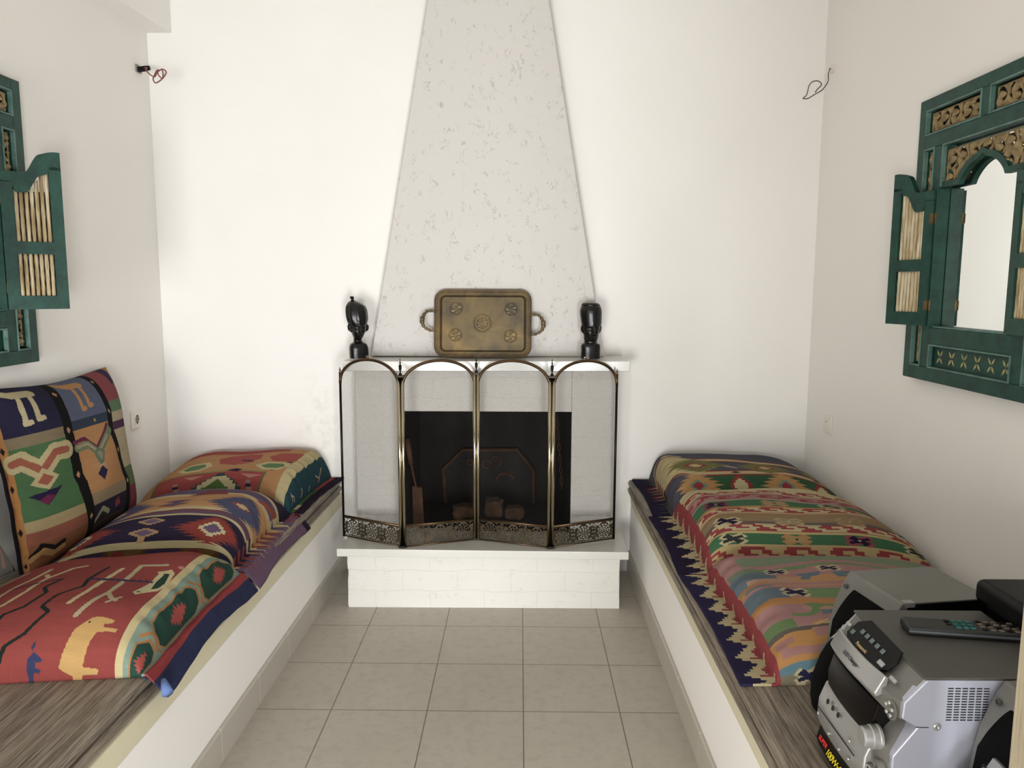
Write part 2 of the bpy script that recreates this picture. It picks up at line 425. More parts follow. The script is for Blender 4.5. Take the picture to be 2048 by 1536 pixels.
at_fp(b, 'firebox', M_firebox, fp)
slab([(-.792, 3.505), (.527, 3.50), (.530, YB-.002), (-.792, YB-.002)], 1.057, 1.105, 'mantel_shelf', M_marble, .004)
b = MB(); cy = 3.70
zt = ZC-.001
def cx(z): 
    u = (z-1.105)/(2.753-1.105); return -.697+u*(-.407+.697), .430+u*(.147-.430)
(l0, r0), (l1, r1) = cx(1.105), cx(zt)
b.add([(l0, cy, 1.106), (r0, cy, 1.106), (r0+.012, YB-.002, 1.106), (l0-.012, YB-.002, 1.106), (l1, cy, zt), (r1, cy, zt), (r1+.012, YB-.002, zt), (l1-.012, YB-.002, zt)],
      [(0, 1, 5, 4), (1, 2, 6, 5), (3, 0, 4, 7), (0, 3, 2, 1), (4, 5, 6, 7), (2, 3, 7, 6)])
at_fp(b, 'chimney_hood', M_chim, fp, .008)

# fireback plate, shovel, chain and stones inside the firebox
b = MB()
pl = [(-.372, .284), (-.382, .470), (-.277, .575), (.015, .577), (.102, .463), (.103, .284)]
b.prism(pl, lambda p, q, h: (p, h, q), 4.035, 4.05)
fb = tag(b.build('fireback', M_castiron, None, .003), 'rusty cast iron fireback plate at the back of the firebox', 'fireback')
rim = MB().tube([(p, 4.030, q) for p, q in pl], .009, 6)
rim.build('raised_rim', M_rust, fb)
def loop(cx_, cz_, r, a0, a1, n=14): return [(cx_+r*math.cos(a0+(a1-a0)*i/n), 4.026, cz_+r*math.sin(a0+(a1-a0)*i/n)) for i in range(n+1)]
for lp, r in ((loop(-.15, .50, .022, 0, 5.2), .004), (loop(-.10, .515, .026, -2, 3.4), .004), (loop(-.24, .51, .014, 0, 6.2), .004), (loop(-.05, .40, .05, .4, 2.9), .006)): MB().tube(lp, r, 6).build('cast_scroll', M_rust, fb)
sh = empty('shovel', (-.48, 3.60, .284), label='rusty iron fire shovel leaning inside the firebox on the left', cat='shovel')
def rel(m, o, *a, **k):
    c = m.build(*a, **k); c.location = -Vector(o.location); return c
rel(MB().tube([(-.516, 3.63, .715), (-.510, 3.628, .66), (-.498, 3.622, .590)], [.011, .014, .011], 10), sh, 'handle', M_rust, sh, smooth=True)
rel(MB().tube([(-.498, 3.622, .590), (-.486, 3.616, .53), (-.474, 3.610, .48)], .0055, 8), sh, 'shaft', M_rust, sh)
bl = MB(); bl.add([(-.493, 3.606, .485), (-.446, 3.606, .478), (-.434, 3.585, .2862), (-.486, 3.585, .2862), (-.493, 3.613, .488), (-.446, 3.613, .481), (-.434, 3.592, .2862), (-.486, 3.592, .2862)],
    [(0, 1, 2, 3), (7, 6, 5, 4), (0, 4, 5, 1), (1, 5, 6, 2), (2, 6, 7, 3), (3, 7, 4, 0)])
rel(bl, sh, 'blade', M_rust, sh)
ch = MB()
for i in range(13):
    z = .80-i*.028; x = .208+.028*i/13
    pts = []
    for j in range(10):
        a = 2*PI*j/10; p, q = .007*math.cos(a), .017*math.sin(a)
        pts.append((x+(p if i % 2 else 0), 3.71+(0 if i % 2 else p), z+q))
    ch.tube(pts, .0022, 5, closed=True)
tag(ch.build('chain', M_rust), 'thin rusty chain hanging down the right inside of the firebox', 'chain')
def stone(name, c, r, seed, label, **k):
    from mathutils import noise as mn
    bm = bmesh.new(); bmesh.ops.create_icosphere(bm, subdivisions=4, radius=1)
    for v in bm.verts:
        d = v.co.normalized(); n = 1+.28*mn.noise(d*1.7+Vector((seed, 0, 0)))+.10*mn.noise(d*5+Vector((seed, 0, 3)))
        e = max(abs(d.x), abs(d.y), abs(d.z)); bx = 1/ max(e, .72)*.85
        v.co = Vector((d.x*r[0], d.y*r[1], d.z*r[2]))*n*bx
    z = min(v.co.z for v in bm.verts)
    me = bpy.data.meshes.new(name); bm.to_mesh(me); bm.free()
    o = link(name, me, M_ash, None, smooth=True); o.location = (c[0], c[1], .2845-z)
    tag(o, label, 'stone', 'stones on the firebox floor')
stone('stone', (-.255, 3.76, 0), (.062, .05, .036), 1.0, 'low ash covered stone on the firebox floor, the leftmost')
stone('stone', (-.105, 3.77, 0), (.050, .05, .050), 4.2, 'tallest rounded ash covered stone in the middle of the firebox floor')
stone('stone', (.000, 3.74, 0), (.052, .045, .034), 7.9, 'squarish low ash covered stone on the firebox floor, the rightmost')

# ------------------------------------------------------------------ folding fire screen
fs = empty('fire_screen', (-.17, 3.40, .283), label='four-panel folding brass fire screen standing on the hearth', cat='fire screen')
zh = .2855
PT = [(-.795, 3.463), (-.498, 3.309), (-.174, 3.424), (.161, 3.313), (.460, 3.441)]
ZP, ZS, ZA = 1.050, 1.005, 1.120                       # post top, arch spring, arch crown
R5 = .0085
def rose_mask(W, H, n=3, cell=.001):
    nx, ny = int(W/cell), int(H/cell)
    X, Y = np.meshgrid((np.arange(nx)+.5)*cell, (np.arange(ny)+.5)*cell)
    hole = np.zeros_like(X, bool)
    for k in range(n):
        cx_ = W*(k+.5)/n; cy_ = H*.47
        r = np.hypot(X-cx_, Y-cy_); th = np.arctan2(Y-cy_, X-cx_)
        hole |= r < .0034
        for r0, dr, m, ph in ((.0095, .0056, 6, 0), (.0185, .0066, 8, .4), (.0285, .0066, 12, .1)):
            fr = np.abs(((th/(2*PI)*m+ph) % 1)-.5)
            hole |= (np.abs(r-r0-(.5-fr)*.003) < dr/2) & (fr < .34)
        for sx in (-1, 1):
            for sy, dx, ang in ((1, .042, .9), (-1, .042, -.7), (1, .024, 2.3), (-1, .022, -2.4)):
                px, py = cx_+sx*dx, cy_+sy*.036
                a = ang*sx; u = (X-px)*math.cos(a)+(Y-py)*math.sin(a); v = -(X-px)*math.sin(a)+(Y-py)*math.cos(a)
                v = v-u*u*40
                hole |= (u/.0125)**2+(v/.0046)**2 < 1
                hole |= ((u-.004)/.0075)**2+((v+.0095)/.0028)**2 < 1
            hole |= np.hypot(X-cx_-sx*.0475, (Y-cy_)*.8) < .0036
            for dy in (-1, 1): hole |= np.hypot(X-cx_-sx*.0465, Y-cy_-dy*.017) < .0030
    hole &= (X > .006) & (X < W-.006) & (Y > .010) & (Y < H-.008)
    dash = (Y > .0035) & (Y < .0075) & (((X/.017) % 1) < .72) & (X > .008) & (X < W-.008)
    return ~(hole | dash)
for i in range(4):
    A = Vector((*PT[i], 0)); B = Vector((*PT[i+1], 0)); d = (B-A).normalized(); L = (B-A).length
    a = A+d*(R5 if i else 0); c = B-d*(R5 if i < 3 else 0); L = (c-a).length
    nrm = Vector((d.y, -d.x, 0))
    def P(s, z, off=0): return tuple(a+d*s+nrm*off+Vector((0, 0, z)))
    # the two uprights of this panel
    arch = [P(L/2-L/2*math.cos(PI*j/28), ZS+(ZA-ZS)*math.sin(PI*j/28)**.9) for j in range(29)]
    fr = MB().tube(arch, .0068, 10)
    pf = rel(fr, fs, 'panel_frame', M_bronze, fs, smooth=True)
    for zr, rr_ in ((zh+.098, .005), (zh+.003, .003)): MB().tube([P(0, zr), P(L, zr)], rr_, 8).build('rail', M_bronze, pf, smooth=True)
    for s_ in (0, L):
        end = (i == 0 and s_ == 0) or (i == 3 and s_ > 0)
        up = MB().tube([P(s_, zh-.0), P(s_, ZP)], .0080 if not end else .0055, 16)
        rel(up, fs, 'upright', M_brass if not end else M_darkmetal, pf, smooth=True).location = (0, 0, 0)
        if end:
            px = P(s_, ZP)
            f = MB().lathe([(.007, 0), (.007, .004), (.003, .006), (.0045, .012), (.004, .018), (.0015, .024), (.002, .027), (.0005, .029)], px, 'z', 12)
            o = f.build('finial', M_bronze, pf, smooth=True)
    # woven wire
    inside = lambda s, z: 0 <= s <= L and z >= zh+.098 and z <= ZS+(ZA-ZS)*max(0, 1-((s-L/2)/(L/2))**2)**.45
    wm = MB(); pw, ph = .0070, .0052; rw = .00030
    for sg in (1, -1):
        k0 = int(-(1.0)/ph*pw/pw*1.4)
        for k in range(-130, 240):
            s0 = k*pw if sg > 0 else k*pw
            # line s = s0 + sg*t*pw, z = zh+.098 + t*ph
            t = np.linspace(0, .78/ph, 400); ss = s0+sg*t*pw; zz = zh+.098+t*ph
            zz_top = ZS+(ZA-ZS)*np.maximum(0, 1-((ss-L/2)/(L/2))**2)**.45
            ok = (ss >= 0) & (ss <= L) & (zz <= zz_top)
            if ok.sum() < 2: continue
            j = np.where(ok)[0]; p0 = Vector(P(ss[j[0]], zz[j[0]])); p1 = Vector(P(ss[j[-1]], zz[j[-1]]))
            tt = (p1-p0).normalized(); sd = tt.cross(nrm)*rw; nn = nrm*rw
            o = len(wm.v); wm.v += [tuple(p0+sd), tuple(p0-sd*.5+nn), tuple(p0-sd*.5-nn), tuple(p1+sd), tuple(p1-sd*.5+nn), tuple(p1-sd*.5-nn)]
            wm.f += [(o, o+1, o+4, o+3), (o+1, o+2, o+5, o+4), (o+2, o, o+3, o+5)]
    w_ = wm.build('wire_mesh', M_wire, pf, fix=False)
    # pierced band with roses
    H = .094; keep = rose_mask(L, H); ny, nx = keep.shape
    S, Z = np.meshgrid(np.linspace(0, L, nx+1), zh+.003+np.linspace(0, H, ny+1))
    X = a.x+d.x*S; Y = a.y+d.y*S
    band = link('pierced_band', grid_mesh('pierced_band', X, Y, Z, keep), M_band, pf)
    so = band.modifiers.new('thickness', 'SOLIDIFY'); so.thickness = .0012
    # handle on the outer panels
    if i in (0, 3):
        hd = MB(); zt_ = ZA+.006
        for s_ in (-.008, .008): hd.tube([P(L/2+s_, zt_-.004, .0), P(L/2+s_, zt_+.008, .0)], .0014, 8)
        hd.tube([P(L/2-.013, zt_+.009), P(L/2+.013, zt_+.009)], .0018, 8)
        hd.build('handle', M_brass, pf, smooth=True)
for i in (1, 2, 3):
    x, y = PT[i]
    cap = MB().box(x-.0175, x+.0175, y-.0095, y+.0095, ZP, ZP+.011)
    hg = rel(cap, fs, 'post_cap', M_darkmetal, fs, .002)
    f = MB().lathe([(.006, 0), (.008, .006), (.0035, .010), (.003, .016), (.0065, .028), (.0065, .040), (.0075, .043), (.003, .046), (.0025, .052), (.0045, .055), (.0015, .060), (.0012, .066), (.0025, .069), (.0005, .073)], (x, y, ZP+.010), 'z', 12)
    f.build('finial', M_darkmetal, hg, smooth=True)
    foot = MB().box(x-.0175, x+.0175, y-.0095, y+.0095, zh-.0002, zh+.008)
    rel(foot, fs, 'foot', M_darkmetal, fs, .002)

# ------------------------------------------------------------------ brass tray on the mantel
TW, TH = .455, .318
def tray():
    root = empty('serving_tray', mat=Matrix.Translation((-.153, 3.634, 1.1095)) @ Euler((math.radians(-9), 0, 0)).to_matrix().to_4x4() @ Matrix(((1, 0, 0, 0), (0, 0, -1, 0), (0, 1, 0, 0), (0, 0, 0, 1))),
        label='rectangular tarnished brass tray with two handles leaning on the hood', cat='tray')
    # local x right, y up, z towards the room
    c = .0011; nx, ny = int(TW/c), int(TH/c)
    X, Y = np.meshgrid(np.linspace(-TW/2, TW/2, nx+1), np.linspace(0, TH, ny+1)); Yc = Y-TH/2
    def sd(hw, hh, r):
        qx, qy = np.abs(X)-hw+r, np.abs(Yc)-hh+r
        return np.hypot(np.maximum(qx, 0), np.maximum(qy, 0))+np.minimum(np.maximum(qx, qy), 0)-r
    e = -sd(TW/2, TH/2, .05)                         # distance inward from the edge
    Z = np.where(e < .024, .022, np.where(e < .034, .022-.016*(.5-.5*np.cos(np.clip((e-.024)/.010, 0, 1)*PI)), .006))
    ang = np.arctan2(Yc/TH, X/TW)
    per = (X+Yc*np.sign(X)*np.sign(Yc))                                  # runs along the rim
    side = np.abs(X)/(TW/2) > np.abs(Yc)/(TH/2); run = np.where(side, Yc, X)
    sc_ = np.abs(((run/.0095) % 1)-.5)*2
    Z += np.where((e < .020) & (e > .004), .0036*np.maximum(0, 1-np.abs(e-.0045-.011*sc_)/.0032), 0)
    Z += np.where((e > .020) & (e < .0235), .0012, 0)
    Z += np.where(e < .004, .002*(1-(e/.004)), 0)
    for mx, my, r, petals in ((-.128, .070, .030, 5), (.133, .068, .030, 6), (-.130, -.055, .030, 6), (.130, -.060, .030, 5), (-.003, .002, .042, 8)):
        d = np.hypot(X-mx, Yc-my); th = np.arctan2(Yc-my, X-mx)
        Z += .0022*np.exp(-((d-r*.93)/.0018)**2)+.0012*np.exp(-((d-r*1.08)/.0014)**2)*(np.cos(th*26) > 0)
        if r > .04: Z += .0018*np.exp(-((d-r*.62)/.0016)**2)
        k = d < r*(.55 if r > .04 else .85)
        Z += np.where(k, .0009*np.cos(petals*th+d*110)*np.clip(d/(r*.3), 0, 1), 0)
    face = link('embossed_plate', grid_mesh('embossed_plate', X, Y, Z, (e[:-1, :-1] > 0) & (e[1:, 1:] > 0) & (e[1:, :-1] > 0) & (e[:-1, 1:] > 0)), M_tray, root, smooth=True)
    so = face.modifiers.new('thickness', 'SOLIDIFY'); so.thickness = .002; so.offset = -1
    pts = []
    for sx, sy, a0 in ((1, 1, 0), (-1, 1, PI/2), (-1, -1, PI), (1, -1, 1.5*PI)):
        for j in range(9):
            a = a0+PI/2*j/8; pts.append((sx*(TW/2-.05)+.05*math.cos(a), TH/2+sy*(TH/2-.05)+.05*math.sin(a), .0225))
    MB().tube(pts, .0026, 8, closed=True).build('rim', M_bronze, root, smooth=True)
    for s_, dy in ((-1, .008), (1, -.008)):
        h = TH/2+.005+dy; p = [(s_*(TW/2-.004), h+.042, .022), (s_*(TW/2+.016), h+.046, .026), (s_*(TW/2+.036), h+.043, .028), (s_*(TW/2+.049), h+.030, .03), (s_*(TW/2+.058), h+.010, .03), (s_*(TW/2+.059), h-.008, .03), (s_*(TW/2+.052), h-.028, .03), (s_*(TW/2+.038), h-.040, .028), (s_*(TW/2+.018), h-.048, .026), (s_*(TW/2-.004), h-.046, .022)]
        # smooth the path
        q = []
        for i in range(len(p)-1):
            for k in range(4): q.append(tuple(np.array(p[i])*(1-k/4)+np.array(p[i+1])*k/4))
        q.append(p[-1]); rad = []
        for i in range(len(q)):
            u = i/(len(q)-1); rad.append(.0062+.0052*math.exp(-((u-.5)/.13)**2)+.0014*math.sin(u*60))
        MB().tube(q, rad, 10).build('handle', M_tray, root, smooth=True)
tray()

# ------------------------------------------------------------------ carved ebony heads
def smooth_interp(z, Z, V):
    z = np.asarray(z, float); Z = np.array(Z); V = np.array(V)
    i = np.clip(np.searchsorted(Z, z)-1, 0, len(Z)-2); t = (z-Z[i])/(Z[i+1]-Z[i]); t = np.clip(t, 0, 1)
    m = np.gradient(V, Z); h = Z[i+1]-Z[i]
    return (2*t**3-3*t**2+1)*V[i]+(t**3-2*t**2+t)*h*m[i]+(-2*t**3+3*t**2)*V[i+1]+(t**3-t**2)*h*m[i+1]
def carved_head(name, prof, feat, loc, rz, label):
    """prof rows: z, half width, half depth, x offset, y offset (front is -y)"""
    prof = sorted(prof); Zs = [p[0] for p in prof]; NZ, NA = 230, 120
    z = np.linspace(Zs[0], Zs[-1], NZ)
    hw, hd, ox, oy = [smooth_interp(z, Zs, [p[k] for p in prof]) for k in (1, 2, 3, 4)]
    a = np.linspace(0, 2*PI, NA, endpoint=False); A, Zg = np.meshgrid(a, z)
    # a = 0 faces front (-y); superellipse for the squarish bust
    k = np.where(Zg < feat['bust'], .72, 1.0)
    sx, cy = np.sin(A), -np.cos(A)
    bx = np.sign(sx)*np.abs(sx)**k*np.maximum(hw, .0004)[:, None]; by = np.sign(cy)*np.abs(cy)**k*np.maximum(hd, .0004)[:, None]
    dev = np.arctan2(np.sin(A), np.cos(A)); R = np.zeros_like(Zg)
    def g(da, dz, sa, sz): return np.exp(-((dev-da)/sa)**2-((Zg-dz)/sz)**2)
    f = feat
    R += .012*g(0, f['nose'], .16, .010)+.006*g(0, f['nose']+.012, .10, .016)           # nose and bridge
    R += .006*g(0, f['lip']+.004, .30, .0030)+.007*g(0, f['lip']-.005, .26, .0034)      # lips
    R -= .004*g(0, f['lip']-.0005, .30, .0012)
    R += .005*g(0, f['lip']-.018, .25, .007)                                            # chin
    for s in (-1, 1):
        R -= .005*g(s*.42, f['eye'], .22, .0065); R += .0042*g(s*.42, f['eye'], .14, .0032)
        R -= .002*g(s*.42, f['eye'], .13, .0007)
        R += .004*g(s*.42, f['eye']+.010, .30, .0030)                                   # brows
        R += .004*g(s*.60, f['nose']-.002, .22, .010)                                   # cheeks
        ear = np.exp(-(((dev-s*1.62)/.17)**4)-((Zg-f['ear'])/.0165)**4)
        R += f['earsize']*ear - f['earsize']*.45*np.exp(-((dev-s*1.56)/.08)**2-((Zg-f['ear'])/.009)**2)
    R += f.get('hairline', .003)*(1/(1+np.exp(-(Zg-f['hair'])/.0012)))*(Zg > f['bust'])*(Zg < f['top'])*np.clip((f['top']-Zg)/.02, 0, 1)
    if 'flutes' in f: R += np.where(Zg > f['hair'], f['flutes']*np.cos(A*9)*np.clip((Zg-f['hair'])/.02, 0, 1)*np.clip((f['top']-Zg)/.03, 0, 1), 0)
    nx_, ny_ = sx, cy
    X = bx+R*nx_+ox[:, None]; Y = by+R*ny_+oy[:, None]
    m = MB(); n = NA
    m.v = [tuple(v) for v in np.stack([X, Y, Zg], -1).reshape(-1, 3)]
    m.f = [(i*n+j, i*n+(j+1) % n, (i+1)*n+(j+1) % n, (i+1)*n+j) for i in range(NZ-1) for j in range(n)]
    m.f += [tuple(range(n-1, -1, -1)), tuple((NZ-1)*n+j for j in range(n))]
    o = m.build(name, M_ebony, None, smooth=True); o.location = loc; o.rotation_euler = (0, 0, rz)
    return tag(o, label, 'sculpture', 'carved ebony heads on the mantel')
carved_head('carved_head', [(0, .043, .034, 0, 0), (.035, .044, .034, 0, 0), (.055, .042, .032, -.001, 0), (.068, .034, .027, -.002, 0), (.075, .022, .020, -.003, .002), (.083, .019, .018, -.004, .003), (.090, .019, .020, -.004, .001), (.098, .022, .026, -.003, -.003), (.112, .028, .033, -.002, -.004), (.132, .034, .037, 0, -.003), (.150, .037, .039, 0, 0), (.158, .040, .041, -.002, .002),
    (.180, .046, .045, -.004, .004), (.205, .0475, .046, -.006, .006), (.230, .045, .043, -.008, .008), (.250, .036, .034, -.012, .010), (.262, .022, .021, -.018, .012), (.268, .010, .010, -.021, .013), (.272, .007, .007, -.022, .013), (.280, .009, .009, -.024, .013), (.285, .010, .010, -.025, .013), (.288, .004, .004, -.025, .013)],
    dict(bust=.078, nose=.130, lip=.111, eye=.143, ear=.140, earsize=.016, hair=.158, top=.262, flutes=.0016), (-.733, 3.590, 1.1085), math.radians(24), 'carved black wooden head with tall pointed hair, left of the tray')
carved_head('carved_head', [(0, .0445, .034, 0, 0), (.040, .0445, .034, 0, 0), (.060, .044, .033, 0, 0), (.068, .040, .031, 0, 0), (.072, .032, .028, 0, 0), (.078, .030, .027, 0, 0), (.092, .033, .031, 0, -.002), (.100, .034, .034, .0, -.004), (.118, .036, .036, .001, -.004), (.138, .040, .038, .002, -.003), (.150, .0415, .040, .002, -.002), (.165, .0445, .043, .002, 0),
    (.190, .047, .047, .001, .003), (.215, .0485, .049, 0, .005), (.232, .0475, .048, 0, .006), (.243, .045, .045, 0, .007), (.2445, .044, .043, 0, .007), (.248, .044, .043, -.001, .007), (.255, .038, .037, -.002, .007), (.259, .022, .022, -.003, .007), (.260, .002, .002, -.003, .007)],
    dict(bust=.070, nose=.128, lip=.110, eye=.139, ear=.135, earsize=.011, hair=.150, top=.243), (.353, 3.590, 1.1115), math.radians(8), 'carved black wooden head with flat-topped cap, right of the tray')
# ------------------------------------------------------------------ carved wall mirrors with shutters
def carving(w, h, unit, seed, cell=.0016, keepfn=None, horizontal=True):
    """openwork scroll carving as a height field; local x, y from the lower left corner"""
    nx, ny = max(6, int(w/cell)), max(6, int(h/cell))
    X, Y = np.meshgrid(np.linspace(0, w, nx+1), np.linspace(0, h, ny+1))
    r0 = np.random.default_rng(seed); best = np.full(X.shape, 9.0); R = np.zeros_like(X); TH_ = np.zeros_like(X); SG_ = np.ones_like(X)
    nu, nv = max(1, round(w/unit)), max(1, round(h/unit))
    for i in range(nu):
        for j in range(nv):
            cx_ = (i+.5+r0.uniform(-.16, .16))*w/nu; cy_ = (j+.5+r0.uniform(-.16, .16))*h/nv; s = 1 if (i+j) % 2 else -1
            r = np.hypot(X-cx_, Y-cy_); k = r < best
            best = np.where(k, r, best); TH_ = np.where(k, np.arctan2(Y-cy_, X-cx_), TH_); SG_ = np.where(k, s, SG_)
    R = best/unit
    spiral = np.cos(SG_*TH_+R*11.0+.6)
    leaf = np.cos(SG_*TH_*4+R*9)
    Hf = .62*spiral+.25*leaf*np.clip(R*2.2, 0, 1)
    Hf = np.where(R < .10, 1.0, Hf)
    Z = .013*np.clip(.5+.5*Hf, 0, 1)**1.3
    keep = Hf > -.42
    edge = (X < .004) | (X > w-.004) | (Y < .004) | (Y > h-.004)
    keep |= edge; Z = np.where(edge, .004, Z)
    kc = keep[:-1, :-1]
    if keepfn is not None: kc &= keepfn(X[:-1, :-1]+.5*w/nx, Y[:-1, :-1]+.5*h/ny)
    return X, Y, Z, kc
def shutter(root, hinge, ang, sg, mats):
    """hinged leaf; local x runs from hinge to free edge, sg = -1 for the leaf on the local left"""
    WS, H0, H1, TK = .178, .452, .525, .020
    e = empty('shutter', (0, 0, 0)); e.parent = root
    # closed leaf points to +x for the left leaf (sg=-1); opening turns it out towards the room (+z)
    ax = Vector((-sg*math.cos(ang), 0, math.sin(ang))); up = Vector((0, 1, 0)); nz = ax.cross(up)
    e.matrix_local = Matrix(((ax.x, up.x, nz.x, hinge[0]), (ax.y, up.y, nz.y, hinge[1]), (ax.z, up.z, nz.z, hinge[2]), (0, 0, 0, 1)))
    def top(u):
        t = u/WS
        if t < .40: return H0
        if t < .66:
            q = (t-.40)/.26; return H0+(H1-.012-H0)*(q*q*(3-2*q))
        return H1-.012+.012*math.sin((t-.66)/.34*PI*.62)
    N = 26; us = [WS*i/N for i in range(N+1)]
    fw = .036
    ins = lambda u: top(u)-.062-.010*(u/WS)
    to = lambda p, q, h: (p, q, h)
    m = MB(); a, b = -TK/2, TK/2
    m.prism([(0, 0), (fw, 0), (fw, ins(fw)+.02), (0, top(0))], to, a, b) if False else None
    # stiles, rails and shaped head as one carpentry frame
    m.box(0, fw, 0, H0-.03, a, b); m.box(WS-fw, WS, 0, H1-.05, a, b)
    m.box(fw, WS-fw, 0, .045, a, b); m.box(fw, WS-fw, .185, .225, a, b)
    u0 = [0]+[u for u in us if fw < u < WS-fw]+[WS]
    poly = [(u, top(u)) for u in us]+[(WS, H1-.055), (WS-fw, ins(WS-fw))]+[(u, ins(u)) for u in reversed(us) if fw < u < WS-fw]+[(fw, ins(fw)), (0, H0-.035)]
    for i in range(N):
        u1, u2 = us[i], us[i+1]
        lo = lambda u: ins(min(max(u, fw), WS-fw)) if fw <= u <= WS-fw else (H0-.035 if u < fw else H1-.06)
        m.add([(u1, lo(u1), a), (u2, lo(u2), a), (u2, top(u2), a), (u1, top(u1), a), (u1, lo(u1), b), (u2, lo(u2), b), (u2, top(u2), b), (u1, top(u1), b)],
              [(3, 2, 1, 0), (4, 5, 6, 7), (0, 1, 5, 4), (2, 3, 7, 6), (1, 2, 6, 5), (3, 0, 4, 7)])
    m.build('shutter_frame', M_green, e, fix=True)
    MB().box(fw-.004, WS-fw+.004, .040, .188, -sg*TK/2-.001, -sg*TK/2+.001).build('shutter_backing', M_dark, e); MB().box(fw-.004, WS-fw+.004, .222, H0-.06, -sg*TK/2-.001, -sg*TK/2+.001).build('shutter_backing', M_dark, e)
    sp = MB(); n = 7; pw = (WS-2*fw)/n
    for i in range(n):
        u = fw+pw*(i+.5)
        for y0, y1 in ((.043, .187), (.223, min(ins(u-pw*.4), ins(u+pw*.4))+.006)):
            pts = [(u, y0+(y1-y0)*k/10, 0) for k in range(11)]
            sp.tube(pts, [pw*.40*(1+.08*math.sin(k*2.1+i)) for k in range(11)], 8)
    sp.build('spindles', M_spindle, e, smooth=True)
    for y in (.07, .36):
        hg = MB().tube([(-.004, y-.018, 0), (-.004, y+.018, 0)], .0035, 8).box(-.004, .010, y-.016, y+.016, TK/2*-1-.0012, -TK/2)
        hg.box(-.001, .0, y-.016, y+.016, -.009, .009)
        hg.build('hinge', M_rustbrass, e)
    return e
def wall_mirror(M, label, angs):
    root = empty('wall_mirror', mat=M, label=label, cat='mirror')
    W, H, T = .77, .963, .042
    OX0, OX1 = .165, .605
    tz = lambda p, q, h: (p, q, h)
    # back board and glass
    MB().box(.012, W-.012, .012, H-.012, .0005, .008).build('backing_board', M_dark, root)
    MB().box(OX0-.004, OX1+.004, .16, .80, .0082, .011).build('mirror_glass', M_mirror, root)
    f = MB()
    f.box(0, .048, 0, H, .001, T); f.box(W-.048, W, 0, H, .001, T)
    f.box(.048, W-.048, 0, .047, .001, T); f.box(.048, W-.048, H-.040, H, .001, T)
    f.box(.048, W-.048, .792, .838, .001, T)
    f.box(.113, OX0, .047, .792, .001, T); f.box(OX1, W-.113, .047, .792, .001, T)
    f.box(OX0, OX1, .127, .185, .001, T); f.box(.363, .407, .838, H-.040, .001, T)
    f.build('frame', M_green, root, .003)
    # arched lip over the glass: shoulder, arch with a small point, shoulder
    cx_ = (OX0+OX1)/2; aw, ys, ya = .118, .650, .716
    def arch(k=1.0, lift=0, n=26):
        pts = []
        for i in range(n+1):
            s = -1+2*i/n; y = ys+lift+(ya-ys)*(1-abs(s)**2.2)**.8+.012*max(0, 1-abs(s)*5)
            pts.append((cx_+aw*k*s, y))
        return pts
    lo = [(OX0, ys)]+arch()+[(OX1, ys)]
    hi = [(OX0, ys+.020)]+[(cx_+(x-cx_)*1.12, y+.018) for x, y in arch()]+[(OX1, ys+.020)]
    l = MB()
    for i in range(len(lo)-1):
        q = [lo[i], lo[i+1], hi[i+1], hi[i]]; l.prism(q, tz, .022, T-.002)
    l.build('arch_lip', M_green, root)
    # carved openwork panels
    def cv(name, x, y, w, h, unit, seed, kf=None, z=.024):
        X, Y, Z, k = carving(w, h, unit, seed, keepfn=kf)
        o = link(name, grid_mesh(name, X+x, Y+y, Z+z, k), M_gold, root, smooth=True)
        s = o.modifiers.new('thickness', 'SOLIDIFY'); s.thickness = .006; s.offset = -1
    archx = np.array([p[0] for p in hi]); archy = np.array([p[1] for p in hi])
    cv('carved_panel', .060, .850, .292, .062, .062, 1); cv('carved_panel', .418, .850, .292, .062, .062, 2)
    cv('carved_panel', OX0+.006, ys, OX1-OX0-.012, .785-ys-.012, .064, 3, lambda x, y: (y+ys) > np.interp(x+OX0+.006, archx, archy)-.003)
    cv('carved_panel', .062, .060, .044, .722, .060, 4); cv('carved_panel', W-.106, .060, .044, .722, .060, 5)
    # plain lower panel with six chip-carved crosses
    lp = MB().box(OX0-.003, OX1+.003, .045, .129, .002, .026).build('lower_panel', M_green, root)
    M_x = flat('yellow_gold_paint', 'a9a06a', .6, var=.3)
    for i in range(6):
        xx = MB()
        c = (OX0+.045+i*.0705, .087)
        for dx, dy in ((1, 1), (1, -1), (-1, 1), (-1, -1)):
            a_ = math.atan2(dy*1.35, dx); p = []
            for r, w_ in ((.004, .0008), (.014, .0042), (.0275, .0006)):
                p.append((c[0]+r*math.cos(a_)-w_*math.sin(a_), c[1]+r*math.sin(a_)+w_*math.cos(a_)))
            for r, w_ in ((.0275, .0006), (.014, .0042), (.004, .0008)):
                p.append((c[0]+r*math.cos(a_)+w_*math.sin(a_), c[1]+r*math.sin(a_)-w_*math.cos(a_)))
            xx.prism(p, tz, .0258, .0268)
        xx.build('carved_cross', M_x, lp)
    # rubbed mouldings round every recess
    mo = MB()
    def ring(x0, x1, y0, y1, z=T, t=.006):
        mo.box(x0, x1, y0, y0+t, z-.012, z+.003); mo.box(x0, x1, y1-t, y1, z-.012, z+.003)
        mo.box(x0, x0+t, y0+t, y1-t, z-.012, z+.003); mo.box(x1-t, x1, y0+t, y1-t, z-.012, z+.003)
    ring(.047, .364, .837, H-.039); ring(.406, W-.047, .837, H-.039); ring(.047, .114, .046, .793); ring(W-.114, W-.047, .046, .793)
    ring(OX0-.001, OX1+.001, .046, .128)
    mo.box(OX0-.001, OX1+.001, .787, .793, T-.012, T+.003); mo.box(OX0-.001, OX0+.005, .655, .787, T-.012, T+.003); mo.box(OX1-.005, OX1+.001, .655, .787, T-.012, T+.003)
    mo.box(OX0+.0, OX1-.0, .185, .190, T-.030, T-.002)
